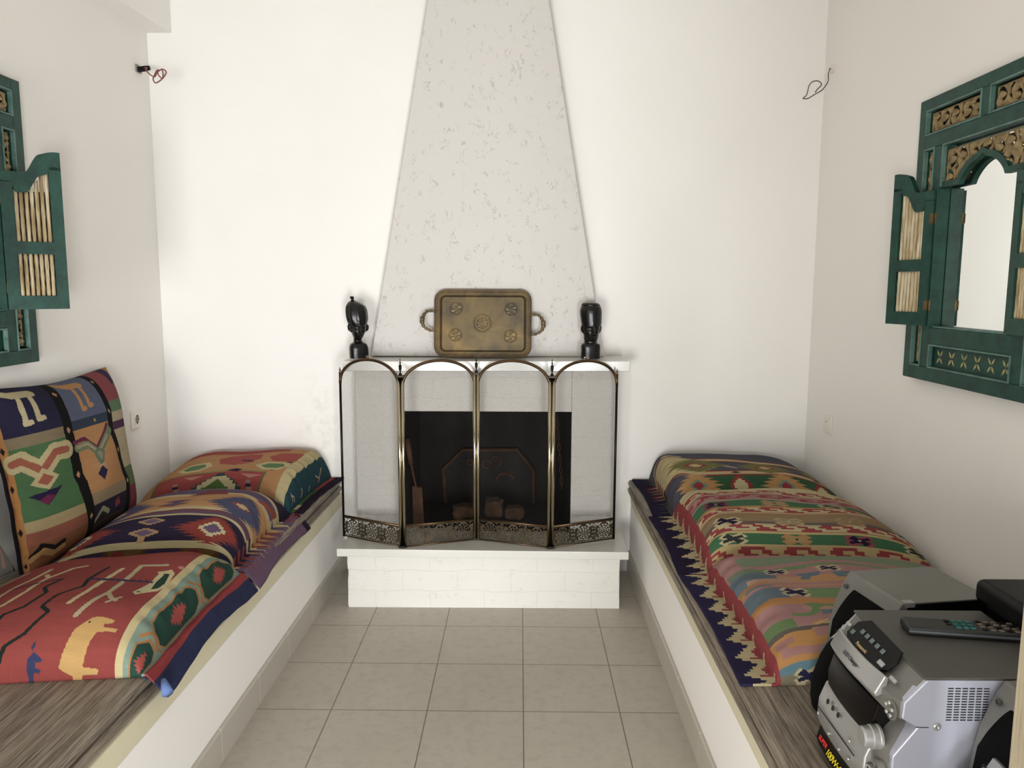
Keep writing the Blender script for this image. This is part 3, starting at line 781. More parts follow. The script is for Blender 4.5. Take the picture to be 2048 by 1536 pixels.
    mo.build('mouldings', M_greenl, root, .0015)
    for xj in (OX0, OX1-.010): MB().box(xj, xj+.010, .186, .648, .012, T+.014).build('jamb', M_green, root, .002)
    shutter(root, (OX0+.004, .190, T+.014), angs[0], -1, None)
    shutter(root, (OX1-.004, .190, T+.014), angs[1], 1, None)
    return root
# right wall: local x = -y, local y = z, local z = -x
MR = Matrix(((0, 0, -1, XR), (-1, 0, 0, 2.800), (0, 1, 0, 1.127), (0, 0, 0, 1)))
wall_mirror(MR, 'green carved mirror with open shutters on the right wall', (math.radians(163), math.radians(172)))
ML = Matrix(((0, 0, 1, XL), (1, 0, 0, 2.735-.77), (0, 1, 0, 1.172), (0, 0, 0, 1)))
wall_mirror(ML, 'green carved mirror with open shutters on the left wall', (math.radians(120), math.radians(128)))

# ------------------------------------------------------------------ sockets and bare lamp wires
def wall_M(side, y, z):
    if side == 'L': return Matrix(((0, 0, 1, XL), (1, 0, 0, y), (0, 1, 0, z), (0, 0, 0, 1)))
    return Matrix(((0, 0, -1, XR), (-1, 0, 0, y), (0, 1, 0, z), (0, 0, 0, 1)))
o = empty('power_socket', mat=wall_M('L', 3.473, .832), label='white earthed power socket on the left wall beside the striped back cushion', cat='socket')
MB().box(-.041, .041, -.041, .041, .0002, .010).build('cover_plate', M_plastic, o, .003)
MB().lathe([(.024, .0102), (.024, .0125), (.0205, .0125), (.0195, .0105)], (0, 0, 0), 'z', 32).build('socket_ring', M_plastic, o, smooth=False)
MB().lathe([(.0195, .0103), (.0195, .0106)], (0, 0, 0), 'z', 32).build('socket_well', M_plasticd, o)
for s in (-1, 1): MB().lathe([(.0032, .0106), (.0032, .0112)], (s*.0095, 0, 0), 'z', 10).build('pin_hole', M_dark, o); MB().box(-.003, .003, s*.0165-.003, s*.0165+.003, .0105, .0135).build('earth_clip', M_dark, o)
o = empty('light_switch', mat=wall_M('R', 3.526, .817), label='white rocker switch on the right wall below the lamp wire', cat='switch')
MB().box(-.041, .041, -.041, .041, .0002, .009).build('cover_plate', M_plastic, o, .003)
MB().box(-.028, .028, -.028, .028, .009, .0125).build('rocker', M_plastic, o, .002)
MB().box(-.006, .006, .008, .013, .0125, .0132).build('indicator', M_plasticd, o)
def wire(side, y, z, pts, r, mat, lab, boxmat, conn):
    root = empty('lamp_wire', mat=wall_M(side, y, z), label=lab, cat='wire', group='bare wall lamp wires')
    inv = root.matrix_world.inverted()
    MB().box(-.026, .026, -.017, .017, .0003, .006).build('wall_box', boxmat, root, .002)
    if conn: MB().tube([(-.012, -.006, .006), (.006, .004, .032), (.016, .010, .048)], [.013, .013, .010], 8).build('connector', M_blackp, root)
    # smooth the wire path (Catmull-Rom)
    P = [np.array(inv @ Vector(p)) for p in pts]; q = []
    for i in range(len(P)-1):
        a, b, c, d = P[max(i-1, 0)], P[i], P[i+1], P[min(i+2, len(P)-1)]
        for k in range(5):
            t = k/5; q.append(tuple(.5*((2*b)+(c-a)*t+(2*a-5*b+4*c-d)*t*t+(3*b-a-3*c+d)*t**3)))
    q.append(tuple(P[-1]))
    MB().tube(q, r, 6).build('wire', mat, root, smooth=True)
pl = [[-1.598, 3.45, 2.365], [-1.585, 3.45, 2.349], [-1.571, 3.45, 2.339], [-1.56, 3.45, 2.337], [-1.551, 3.45, 2.352], [-1.542, 3.46, 2.366], [-1.528, 3.46, 2.37], [-1.515, 3.46, 2.359], [-1.522, 3.46, 2.344], [-1.535, 3.46, 2.329], [-1.553, 3.45, 2.312], [-1.563, 3.45, 2.313], [-1.564, 3.44, 2.325], [-1.557, 3.44, 2.341], [-1.548, 3.44, 2.357], [-1.539, 3.44, 2.362], [-1.543, 3.44, 2.347], [-1.532, 3.44, 2.331], [-1.523, 3.44, 2.329], [-1.52, 3.44, 2.349], [-1.524, 3.44, 2.364]]
# scale the loop out to its true distance from the wall box (same direction from the camera)
def push(p, y): p = np.array(p); k = y/p[1]; c = np.array([0, 0, 1.447]); return tuple(c+(p-c)*k)
path = [(-1.735, 3.70, 2.440), (-1.690, 3.66, 2.430)]+[push(p, 3.62-.02*min(i, 3)) for i, p in enumerate(pl)]
wire('L', 3.69, 2.432, path, .0028, M_wred, 'reddish coiled wire sticking out of the left wall near the beam', M_plasticd, True)
pr = [[1.365, 3.5, 2.392], [1.364, 3.5, 2.381], [1.36, 3.5, 2.37], [1.362, 3.5, 2.346], [1.358, 3.5, 2.331], [1.344, 3.5, 2.31], [1.334, 3.5, 2.299], [1.312, 3.5, 2.287], [1.291, 3.5, 2.274], [1.276, 3.5, 2.266], [1.262, 3.5, 2.265], [1.256, 3.5, 2.267], [1.27, 3.5, 2.28], [1.275, 3.5, 2.299], [1.279, 3.5, 2.319], [1.291, 3.5, 2.335], [1.306, 3.5, 2.34], [1.322, 3.5, 2.338], [1.333, 3.5, 2.327], [1.329, 3.5, 2.317], [1.319, 3.5, 2.308], [1.307, 3.5, 2.292]]
wire('R', 3.712, 2.448, [(1.457, 3.725, 2.449)]+[push(p, 3.70-.02*min(i, 4)) for i, p in enumerate(pr)], .0022, M_wbrn, 'thin brown looped wire hanging from the right wall near the corner', M_plastic, False)

# ------------------------------------------------------------------ stereo
ZB = ZT+.0002
RF = lambda x, y, z: Matrix(((0, 1, 0, x), (-1, 0, 0, y), (0, 0, 1, z), (0, 0, 0, 1)))    # local front (-y) faces world -x, local x = -world y
HW = .142
hifi = empty('stereo_system', mat=RF(.72, 1.4115, ZB), label='silver mini stereo centre unit with remote on top, on the right bench', cat='stereo')
hz = lambda z: z-ZB
# body: sheet-metal case, silhouette of the side (y, z)
side = [(0, .77), (-.038, .725), (-.040, .692), (-.012, .677), (-.052, .6226), (-.053, .60), (-.053, .478), (.265, .478), (.265, .77)]
sp_ = lambda p, q, h: (h, p, q-ZB)
MB().prism([(.004, .766), (-.034, .723), (-.036, .693), (-.008, .677), (-.048, .6216), (-.048, .478), (.265, .478), (.265, .766)], sp_, -HW, HW).build('case', M_panel, hifi, .003)
MB().prism([(-.002, .7655), (-.002, .7705), (.266, .7705), (.266, .7655)], sp_, -HW-.0008, HW+.0008).build('top_cover', M_silverd, hifi, .002)
# fascia: bulging front pieces, bowed in plan
def bowed(name, prof, hw, mat, bow=.010, parent=hifi, bevel=.002, n=14, taper=.0):
    """prof = (y, z) outline; swept across x with the front edge bowed forward in the middle and pulled back at the ends"""
    m = MB(); k = len(prof); vs = []
    for i in range(n+1):
        s = -1+2*i/n; x = s*hw
        for j, (y, z) in enumerate(prof):
            yy = y-(bow*(1-s*s)) if y < -.002 else y
            if abs(s) > .82: yy = yy+taper*(abs(s)-.82)/.18 if y < -.002 else yy
            vs.append((x, yy, z-ZB))
    fs = []
    for i in range(n):
        for j in range(k): fs.append((i*k+j, i*k+(j+1) % k, (i+1)*k+(j+1) % k, (i+1)*k+j))
    fs += [tuple(range(k-1, -1, -1)), tuple(n*k+j for j in range(k))]
    return m.add(vs, fs).build(name, mat, parent, bevel)
bowed('upper_fascia', [(.006, .7712), (-.037, .7268), (-.046, .722), (-.046, .690), (.0, .677), (.006, .677)], HW-.006, M_silver, .006, taper=.010)
bowed('lower_fascia', [(.0, .6775), (-.008, .676), (-.053, .6226), (-.058, .600), (-.058, .480), (.0, .480)], HW-.006, M_silver, .004, taper=.008)
bowed('cd_door', [(-.0, .690), (-.050, .688), (-.060, .650), (-.058, .612), (-.0, .605)], .100, M_window, .006).location = (-.015, 0, 0)
fl = bowed('cd_flap', [(-.036, .742), (-.044, .746), (-.062, .712), (-.058, .704), (-.040, .712)], .100, M_silverb, .008, bevel=.003)
fl.location = (-.010, 0, 0)
pan = bowed('button_panel', [(-.03, .622), (-.058, .622), (-.072, .585), (-.074, .545), (-.066, .525), (-.03, .525)], .108, M_silverb, .006, bevel=.004); pan.location = (-.018, 0, 0)
bowed('lower_label', [(-.03, .520), (-.064, .524), (-.072, .496), (-.070, .484), (-.03, .482)], .108, M_blackp, .006).location = (-.018, 0, 0)
# sloping control window in the upper facet
ft = math.atan2(.0444, .043)                            # slope of the facet
FM = lambda x, s, off=.0: Matrix.Translation((x, .002-.043*s-off*math.sin(ft), .7700-ZB-.0444*s+off*math.cos(ft)+.0014)) @ Euler((ft, 0, 0)).to_matrix().to_4x4()
cw = MB().prism([(-.088, -.018), (-.075, -.025), (.060, -.026), (.078, -.014), (.082, .010), (.070, .030), (-.060, .034), (-.086, .014)], lambda p, q, h: (p, q, h), 0, .004).build('control_window', M_blackp, hifi, .001)
cw.matrix_local = FM(-.006, .44, .0045)
for i, x in enumerate((-.050, -.030, -.010, .012, .034)):
    MB().box(x-.0055, x+.0055, .000, .010, .004, .0062).build('button', M_lens, cw, .001)
MB().box(-.078, -.066, -.014, -.004, .004, .006).build('button', M_lens, cw, .001)
MB().box(.048, .066, -.018, -.008, .004, .0085).build('button', M_silverb, cw, .001)
text('Panasonic', 'lettering', .011, M_txt_w, cw, Matrix.Translation((-.018, -.019, .0042)))
for x, s in ((.100, .72), (-.112, .50)):
    bt = MB().box(-.009, .009, -.004, .004, 0, .006).build('button', M_silverb, hifi, .0015); bt.matrix_local = FM(x, s, .001 if x < 0 else .0045)
text('5CD Changer', 'lettering', .011, M_txt_b, fl, Matrix.Translation((0, -.0638, .7285-ZB)) @ Euler((math.radians(62), 0, 0)).to_matrix().to_4x4(), shear=.25)
# direction pad, volume knob, jack knobs
fr = lambda x, y, z: Matrix.Translation((x, y, z-ZB)) @ Euler((PI/2, 0, 0)).to_matrix().to_4x4()
dp = MB().lathe([(.020, 0), (.020, .003), (.017, .0035), (.0165, .002), (0.0005, .002)], n=36).build('jog_pad', M_silver, hifi, smooth=False); dp.matrix_local = fr(.116, -.042, .698)
for k in range(5):
    a = k*2*PI/5+.3; b = MB().lathe([(.0042, 0), (.0042, .004), (.003, .0055), (.0004, .006)], n=14).build('button', M_silverb, dp, smooth=True); b.location = (.0115*math.cos(a), .0115*math.sin(a), .002)
kn = MB().lathe([(.023, 0), (.023, .004), (.0215, .006), (.0215, .016), (.0195, .018), (.0190, .030), (.016, .033), (.0005, .033)], n=40).build('volume_knob', M_silverb, hifi, bevel=0); kn.matrix_local = fr(.094, -.050, .630)
k2 = MB().lathe([(.011, 0), (.011, .012), (.009, .013), (.0085, .006), (.0005, .006)], n=28).build('small_knob', M_silver, hifi); k2.matrix_local = fr(.122, -.054, .592)
k3 = MB().lathe([(.019, 0), (.019, .006), (.016, .008), (.0155, .005), (.0005, .005)], n=32).build('round_dial', M_silverb, hifi); k3.matrix_local = fr(.104, -.062, .560)
for k in range(4):
    b = MB().box(-.010, -.006, -.010+k*.006, -.007+k*.006, .005, .006).build('button', M_blackp, k3)
for i, x in enumerate((-.055, -.030, -.005)):
    b = MB().lathe([(.0055, 0), (.0055, .001), (.004, .0012), (.0038, .0004), (.0004, .0004)], n=18).build('button', M_txt_b, pan); b.matrix_local = Matrix.Translation((x, -.074, .603-ZB)) @ Euler((math.radians(72), 0, 0)).to_matrix().to_4x4()
for x, z in ((-.085, .560), (-.03, .548), (.02, .546), (.062, .553), (.062, .590)):
    b = MB().lathe([(.003, 0), (.003, .003), (.0004, .004)], n=12).build('button', M_silverb, pan, smooth=True); b.matrix_local = Matrix.Translation((x, -.0785, z-ZB)) @ Euler((PI/2, 0, 0)).to_matrix().to_4x4()
MB().box(-.09, .085, -.0812, -.079, .5735-ZB, .5745-ZB).build('panel_seam', M_txt_b, pan)
L_ = text('SUPER', 'lettering', .014, M_txt_r, hifi, Matrix.Translation((-.082, -.0765, .5095-ZB)) @ Euler((math.radians(74), 0, 0)).to_matrix().to_4x4(), shear=.3)
L_ = text('100Wx2', 'lettering', .021, M_txt_y, hifi, Matrix.Translation((-.024, -.0785, .5045-ZB)) @ Euler((math.radians(74), 0, 0)).to_matrix().to_4x4(), shear=.3, space=.92)
# side vents and a screw on the case wall facing the viewer
v = MB()
for i in range(6):
    for j in range(13):
        x0 = .041+i*.0125; z0 = .7520-j*.0049
        v.box(HW-.001, HW+.0004, x0, x0+.0095, z0-.0022-ZB, z0-ZB)
v.build('side_vents', M_txt_b, hifi)
MB().box(HW-.001, HW+.0006, -.010, .012, .6772-ZB, .6785-ZB).build('case_seam', M_txt_b, hifi)
sc_ = MB().lathe([(.0075, 0), (.0075, .001), (.0055, .0030), (.002, .0036), (.0018, .002), (.0004, .002)], (HW+.0002, .026, .6795-ZB), 'x', 20).build('screw', M_silverb, hifi, smooth=True)

# speakers: front -y local; top at .295
def speaker(mat, label, flag):
    root = empty('speaker', mat=mat, label=label, cat='speaker', group='silver hi-fi speakers')
    SW, SD, SH = .098, .215, .295
    xs = lambda p, q, h: (h, p, q)
    MB().prism([(.030, .001), (SD, .001), (SD, SH-.003), (0.012, SH-.003), (.012, SH-.02)], xs, -SW+.002, SW-.002).build('cabinet', M_blackp, root, .003)
    MB().box(-SW+.0005, SW-.0005, .013, SD+.001, SH-.0035, SH+.0005).build('top_panel', M_silver, root, .001)
    # curved baffle
    prof = [(0, SH+.001), (-.012, .276), (-.024, .250), (-.036, .218), (-.045, .180), (-.050, .140), (-.051, .110)]
    out = prof+[(-.046, .060), (-.030, .002), (.032, .002), (.014, SH+.001)]
    MB().prism(out, xs, -SW, SW).build('baffle', M_silver, root, .004)
    # dark cloth over the tweeter, following the curve
    g = MB(); n = 12; vs = []
    ys = np.array([p[0] for p in prof[::-1]]); zs = np.array([p[1] for p in prof[::-1]])
    for i in range(n+1):
        t = i/n; z = .268-.128*t; y = np.interp(z, zs, ys)-.0035
        w0 = .050+.032*min(1, t*1.5)**.8
        w1 = .080-.012*max(0, t-.5)*2; vs += [(-w0, y, z), (-w0*.4, y-.003, z), (w1*.4, y-.003, z), (w1, y, z), (w1, y+.012, z), (-w0, y+.012, z)]
    fs = [(i*6+j, i*6+(j+1) % 6, (i+1)*6+(j+1) % 6, (i+1)*6+j) for i in range(n) for j in range(6)]+[(5, 4, 3, 2, 1, 0), tuple(n*6+j for j in range(6))]
    g.add(vs, fs).build('tweeter_grille', M_grille, root, .002)
    # bulging black woofer section with a bright arched surround at its top
    lev = [(.003, -.128, .066), (.030, -.133, .070), (.075, -.128, .072), (.115, -.112, .070), (.150, -.088, .064), (.178, -.062, .052), (.190, -.050, .040)]
    m = MB(); K = 24; vs = []
    for z, yp, hw in lev:
        for k in range(K+1):
            a_ = PI*k/K; vs.append((hw*math.cos(a_), -.030+(yp+.030)*math.sin(a_)**.7, z))
        vs.append((-hw, .0, z)); vs.append((hw, .0, z))
    n_ = K+3
    fs = [(i*n_+j, i*n_+(j+1) % n_, (i+1)*n_+(j+1) % n_, (i+1)*n_+j) for i in range(len(lev)-1) for j in range(n_)]
    fs += [tuple(range(n_-1, -1, -1)), tuple((len(lev)-1)*n_+j for j in range(n_))]
    m.add(vs, fs).build('woofer_housing', M_grille, root, .003)
    tr = MB(); path = []
    Z_ = [l[0] for l in lev]; Y_ = [l[1] for l in lev]
    top = [(-.074, .128), (-.066, .150), (-.050, .180), (-.030, .194), (.030, .194), (.050, .180), (.066, .150), (.074, .128)]
    inn = [(-.052, .122), (-.047, .140), (-.036, .160), (-.022, .168), (.022, .168), (.036, .160), (.047, .140), (.052, .122)]
    def fy(z, x): hw_ = float(np.interp(z, Z_, [l[2] for l in lev])); return -.030+(float(np.interp(z, Z_, Y_))+.030)*math.sqrt(max(0, 1-min(1, abs(x)/hw_)**2))**.7-.008
    for i in range(len(top)-1):
        q = [top[i], top[i+1], inn[i+1], inn[i]]
        tr.add([(x, fy(z, x), z) for x, z in q]+[(x, fy(z, x)+.012, z) for x, z in q], [(0, 1, 2, 3), (7, 6, 5, 4), (0, 4, 5, 1), (1, 5, 6, 2), (2, 6, 7, 3), (3, 7, 4, 0)])
    t_ = tr.build('woofer_surround', M_silverb, root)
    text('SUPER WOOFER', 'lettering', .0085, M_txt_b, t_, Matrix.Translation((0, (fy(.194, .0)+fy(.168, .0))/2-.0012, .181)) @ Euler((math.atan2(.026, abs(fy(.194, 0)-fy(.168, 0))), 0, 0)).to_matrix().to_4x4())
    for s in (-1, 1):
        rg = MB().lathe([(.0058, -.018), (.0058, -.0225), (.0042, -.0225), (.004, -.020), (.0004, -.020)], (s*.078, 0, .266), 'y', 20).build('screw_cap', M_silverd, root)
    if flag: MB().box(SW-.016, SW+.0006, .006, .030, SH-.010, SH+.0006).build('corner_patch', M_silverb, root).location = (0, 0, .0008)  # small bright patch on the top corner
    return root
def at(x, y, rz): return Matrix.Translation((x, y, ZB)) @ Matrix.Rotation(rz, 4, 'Z') @ RF(0, 0, 0)
speaker(at(.822, 1.682, math.radians(9)), 'silver speaker with black grille behind the stereo centre unit', True)
speaker(at(.853, 1.165, math.radians(0)), 'silver speaker at the right edge, in front of the stereo centre unit', False)

# remote control on top of the centre unit
rm = empty('remote_control', mat=Matrix.Translation((.892, 1.440, .7706)) @ Matrix.Rotation(math.radians(-9), 4, 'Z'), label='black remote control lying on the stereo centre unit', cat='remote control')
MB().box(-.118, .118, -.026, .026, .0003, .019).build('body', flat('dark_grey_remote_plastic', '1d1e1b', .5), rm, .006, seg=4)
MB().box(-.116, .116, -.0268, -.0255, .0075, .0115).build('edge_strip', flat('grey_edge_plastic', '5c5f66', .3), rm, .0006)
for i in range(4):
    for j in range(3):
        if (i, j) in ((0, 0),): continue
        MB().box(-.036+i*.013-.0045, -.036+i*.013+.0045, -.016+j*.014-.004, -.016+j*.014+.004, .018, .0215).build('button', M_teal if (i > 0) else M_blackp, rm, .001)
for i in range(6):
    for j in range(4):
        MB().box(.024+i*.0145-.0045, .024+i*.0145+.0045, -.018+j*.012-.0032, -.018+j*.012+.0032, .018, .0212).build('button', M_tan if (i+j) % 3 else M_blackp, rm, .001)
# black cased device beside the wall
bc = empty('black_case', mat=Matrix.Translation((1.178, 1.33, ZB)) @ Matrix.Rotation(math.radians(0), 4, 'Z'), label='black boxy case with overhanging lid between stereo and right wall', cat='case')
MB().box(-.172, .17, -.045, .240, 0, .308).build('body', M_blackp, bc, .010)
MB().box(-.197, .20, -.060, .248, .308, .360).build('lid', M_blackp, bc, .016, seg=4)
MB().box(-.10, -.06, .08, .12, .3595, .362).build('badge', M_silverb, bc, .0005)
# wooden post at the right edge of the view
tag(MB().box(.6565, .742, .905, .950, ZT+.0003, 1.12).build('wooden_post', M_post, None, .003), 'short upright pale wooden post on the right bench, at the lower right edge', 'post')
# ------------------------------------------------------------------ kilim cushions
def prof_u(W, T, fl, a, b, hend, n, pw=1.0):
    """cross-section across the cushion: flange, rounded rise, crown, fall; even spacing along the cloth"""
    t = [0, fl*.5, fl]; h = [0, 0, 0]
    for k in range(1, 41):
        th = PI/2*k/40; t.append(fl+a*(1-math.cos(th))); h.append(math.sin(th)**pw)
    m = W-b; t0 = fl+a
    for k in range(1, 20): t.append(t0+(m-t0)*k/20); h.append(1+.03*math.sin(PI*k/20))
    for k in range(0, 41):
        th = PI/2*k/40; t.append(m+b*math.sin(th)); h.append(hend+(1-hend)*math.cos(th))
    t = np.array(t); h = np.array(h); s = np.r_[0, np.cumsum(np.hypot(np.diff(t), np.diff(h)*T))]; s /= s[-1]
    q = np.linspace(0, 1, n)
    return np.interp(q, s, t)/W, np.interp(q, s, h)
class Cushion:
    def __init__(c, name, corners, zb, T, fl, nu=380, nv=300, u=(.13, .30, .0), v=(.20, .20, 0, 0), M=None, droop=None, wr=.004, seed=1, bow=0, extra=None):
        c.name, c.nu, c.nv, c.M = name, nu, nv, M
        P = np.array(corners, float)                       # near-aisle, near-wall, far-wall, far-aisle
        W = (np.linalg.norm(P[1]-P[0])+np.linalg.norm(P[2]-P[3]))/2; L = (np.linalg.norm(P[3]-P[0])+np.linalg.norm(P[2]-P[1]))/2
        tu, A = prof_u(W, T, fl, u[0], u[1], u[2], nu+1, .8); tv, B = prof_u(L, T, v[2], v[0], v[1], v[3], nv+1, .8)
        U, V = np.meshgrid(tu, tv); H = np.outer(B, A)
        X = sum(((1-U)*(1-V), U*(1-V), U*V, (1-U)*V)[i]*P[i, 0] for i in range(4)); Y = sum(((1-U)*(1-V), U*(1-V), U*V, (1-U)*V)[i]*P[i, 1] for i in range(4))
        # soft lumps and edge wrinkles
        r = np.random.default_rng(seed); Wn = np.zeros_like(U)
        for k in range(7):
            fx, fy, ph = r.uniform(3, 14), r.uniform(3, 12), r.uniform(0, 6.3); Wn += np.sin(U*fx+V*fy*(1 if k % 2 else -1)+ph)
        puck = np.sin(V*46+seed)+.7*np.sin(V*71+2*seed)
        Z = zb+.008+T*H+wr*Wn/2.6*(.3+H)+.0035*puck*np.exp(-((U-fl/W-.03)/.04)**2)*np.clip(H*3, 0, 1)
        Z += .0012*np.sin(V*33+seed)*(U < fl/W)
        # pull the sides in a little between the corners
        s = bow*np.sin(PI*V)**1.5*(1-H**.5)
        X = X+s*np.sign(P[1, 0]-P[0, 0])*(1-2*U)*(U < .5)
        t = bow*np.sin(PI*np.clip((U*W-fl)/(W-fl), 0, 1))**1.2*np.clip(1-np.abs(V-.5)*0, 0, 1)
        Y = Y+t*(1-2*V)*np.abs(1-2*V)**2
        if extra is not None: X, Y, Z = extra(X, Y, Z, U, V, H)
        if droop is not None: X, Z = droop(X, Z)
        c.X, c.Y, c.Z = X, Y, Z
        c.img = np.zeros((nv, nu, 3)); c.asp = W/L; c.W, c.L = W, L
        c.cu, c.cv = np.meshgrid((np.arange(nu)+.5)/nu, (np.arange(nv)+.5)/nv)
    # ---- dyeing: u across the bench from the aisle, v along it from the viewer
    def base(c, col): c.img[:] = lin(col)
    def put(c, k, col): c.img[k] = lin(col)
    def rect(c, u0, u1, v0, v1, col): c.put((c.cu >= u0) & (c.cu < u1) & (c.cv >= v0) & (c.cv < v1), col)
    def poly(c, pts, col):
        x, y = c.cu, c.cv; ins = np.zeros(x.shape, bool); n = len(pts)
        for i in range(n):
            (x1, y1), (x2, y2) = pts[i], pts[(i+1) % n]
            if y1 == y2: continue
            k = ((y1 > y) != (y2 > y)) & (x < (x2-x1)*(y-y1)/(y2-y1)+x1); ins ^= k
        c.put(ins, col)
    def line(c, pts, w, col):
        """w in metres of cloth"""
        k = np.zeros(c.cu.shape, bool); sx, sy = c.W, c.L
        for (x1, y1), (x2, y2) in zip(pts[:-1], pts[1:]):
            dx, dy = (x2-x1)*sx, (y2-y1)*sy; l2 = dx*dx+dy*dy+1e-12
            t = np.clip((((c.cu-x1)*sx)*dx+((c.cv-y1)*sy)*dy)/l2, 0, 1)
            k |= np.hypot((c.cu-x1)*sx-t*dx, (c.cv-y1)*sy-t*dy) < w/2
        c.put(k, col)
    def steps(c, u, v, ru, rv, col, n=5):
        """stepped diamond"""
        a = np.abs(c.cu-u)/ru; b = np.abs(c.cv-v)/rv; c.put(np.floor(a*n)/n+np.floor(b*n)/n < .999-1/n+.001, col)
    def saw(c, u, v, ru, rv, col, n=4, amp=.35):
        """diamond with toothed edges"""
        a = np.abs(c.cu-u)/ru; b = np.abs(c.cv-v)/rv
        tooth = (np.abs(((b*n) % 1)-.5)*2)*amp
        c.put((a+b*.9 < 1.0-amp*.4+tooth*(b < 1)) & (b < 1.0), col)
    def build(c, label, group=None):
        M = c.M
        me = grid_mesh(c.name, c.X, c.Y, c.Z, None, c.img)
        bm = bmesh.new(); bm.from_mesh(me)
        # close the underside
        ring = [e for e in bm.edges if e.is_boundary]
        ret = bmesh.ops.extrude_edge_only(bm, edges=ring); nv = [g for g in ret['geom'] if isinstance(g, bmesh.types.BMVert)]
        for v in nv: v.co.z -= .007
        be = [e for e in bm.edges if e.is_boundary]
        bmesh.ops.contextual_create(bm, geom=be)
        bm.normal_update(); bm.to_mesh(me); bm.free()
        o = link(c.name, me, M_kilim, None, smooth=True)
        if M is not None: o.matrix_world = M
        return tag(o, label, 'cushion', group)
#CUSHIONS
exec_cushions = True
CU = {}
zt_ = ZT + .0003
CU['R1'] = Cushion('floor_cushion', [(.590, 3.165), (1.435, 3.150), (1.435, 3.775), (.592, 3.780)], zt_, .150, .085, u=(.08, .30, .0), v=(.20, .09, 0, 0), seed=3, bow=.012)
CU['R2'] = Cushion('floor_cushion', [(.557, 2.500), (1.430, 2.485), (1.435, 3.140), (.568, 3.155)], zt_, .150, .100, u=(.09, .30, .0), v=(.20, .12, 0, 0), seed=4, bow=.010)
CU['R3'] = Cushion('floor_cushion', [(.556, 1.775), (1.425, 1.800), (1.430, 2.475), (.557, 2.492)], zt_, .104, .090, u=(.09, .30, .0), v=(.15, .12, 0, 0), seed=5, bow=.012)
dl = lambda X, Z: (X, Z-1.3*np.maximum(0, X+.915)**1.0)
CU['L2'] = Cushion('floor_cushion', [(-.905, 3.185), (-1.62, 3.165), (-1.70, 3.770), (-.862, 3.788)], zt_, .150, .060, u=(.08, .30, .0), v=(.20, .06, 0, 0), seed=6, bow=.012)
CU['L3'] = Cushion('floor_cushion', [(-.868, 2.510), (-1.555, 2.425), (-1.555, 3.150), (-.868, 3.165)], zt_, .150, .095, seed=7, bow=.012, droop=dl)
CU['L4'] = Cushion('floor_cushion', [(-.868, 1.810), (-1.560, 1.700), (-1.570, 2.395), (-.868, 2.490)], zt_, .130, .060, seed=8, bow=.014, droop=dl)
def up_M(y, x, z, lean):
    c, s = math.cos(lean), math.sin(lean)
    return Matrix(((0, -s, c, x), (1, 0, 0, y), (0, c, s, z), (0, 0, 0, 1)))
CU['L1'] = Cushion('back_cushion', [(-.01, 0), (.70, -.01), (.805, .620), (.03, .625)], 0, .135, .02, u=(.22, .22, 0), v=(.22, .22, 0, 0), M=up_M(2.40, -1.605, .492, math.radians(11.5)), seed=9, bow=.022, extra=lambda X, Y, Z, U, V, H: (X-.075*np.clip((U-.55)/.45, 0, 1)**1.5*np.sin(PI*np.clip(V, 0, 1))**.8, Y, Z))
CU['L0'] = Cushion('back_cushion', [(0, 0), (.60, .02), (.44, .46), (0, .46)], 0, .075, .02, u=(.2, .2, 0), v=(.2, .2, 0, 0), M=up_M(1.610, -1.50, .572, math.radians(16)), seed=10, bow=.02, nu=200, nv=200)
# ---- dyed patterns, u from the aisle (0) to the wall (1), v from the viewer (0) to the far end (1)
CREAM, RED, NAVY, PURP, GREEN, ORNG, TAN = 'd6c79a', 'a5484a', '2e2c4c', '2b2140', '4c7a57', 'c98f5c', 'a38a68'
PINK, GREY, BLUE, TEAL, BLACK = 'b98a88', '7a7068', '71828c', '7fa596', '1b1a1a'
STARP = [(-1, .35), (-.55, 1), (0, .55), (.55, 1), (1, .35), (.62, 0), (1, -.35), (.55, -1), (0, -.55), (-.55, -1), (-1, -.35), (-.62, 0)]
BOWP = [(-.72, .25), (-.30, .85), (.05, .30), (.62, .62), (.72, .20), (.30, 0), (.72, -.30), (.30, -.85), (0, -.35), (-.62, -.62), (-.72, -.2), (-.3, 0)]
def star(c, u, v, ru, rv, o, i, dot=None):
    c.poly([(u+p*ru, v+q*rv) for p, q in STARP], o); c.poly([(u+p*ru, v+q*rv) for p, q in BOWP], i)
    if dot: c.poly([(u-ru*.14, v), (u, v+rv*.18), (u+ru*.14, v), (u, v-rv*.18)], dot)
def meander(c, v0, v1, u0, col, per=.15, ua=.185, flip=False):
    """stepped hook border; rows counted from the far edge v1 towards v0"""
    rows = [[(1, 8.4)], [(0, 3.8), (7.3, 10.4)], [(1.8, 6), (9.3, 12.4)], [(8, 14.01), (0, .4)], [(0, 14.01)]]
    edges = [0, .23, .46, .69, .90, 1.0]
    ph = ((c.cu-u0)/per % 1)*14; t = (v1-c.cv)/(v1-v0)
    if flip: t = 1-t
    k = np.zeros(c.cu.shape, bool)
    for r, iv in enumerate(rows):
        for a, b in iv: k |= (t >= edges[r]) & (t < edges[r+1]) & (ph >= a) & (ph < b)
    c.put(k & (c.cu > ua), col)
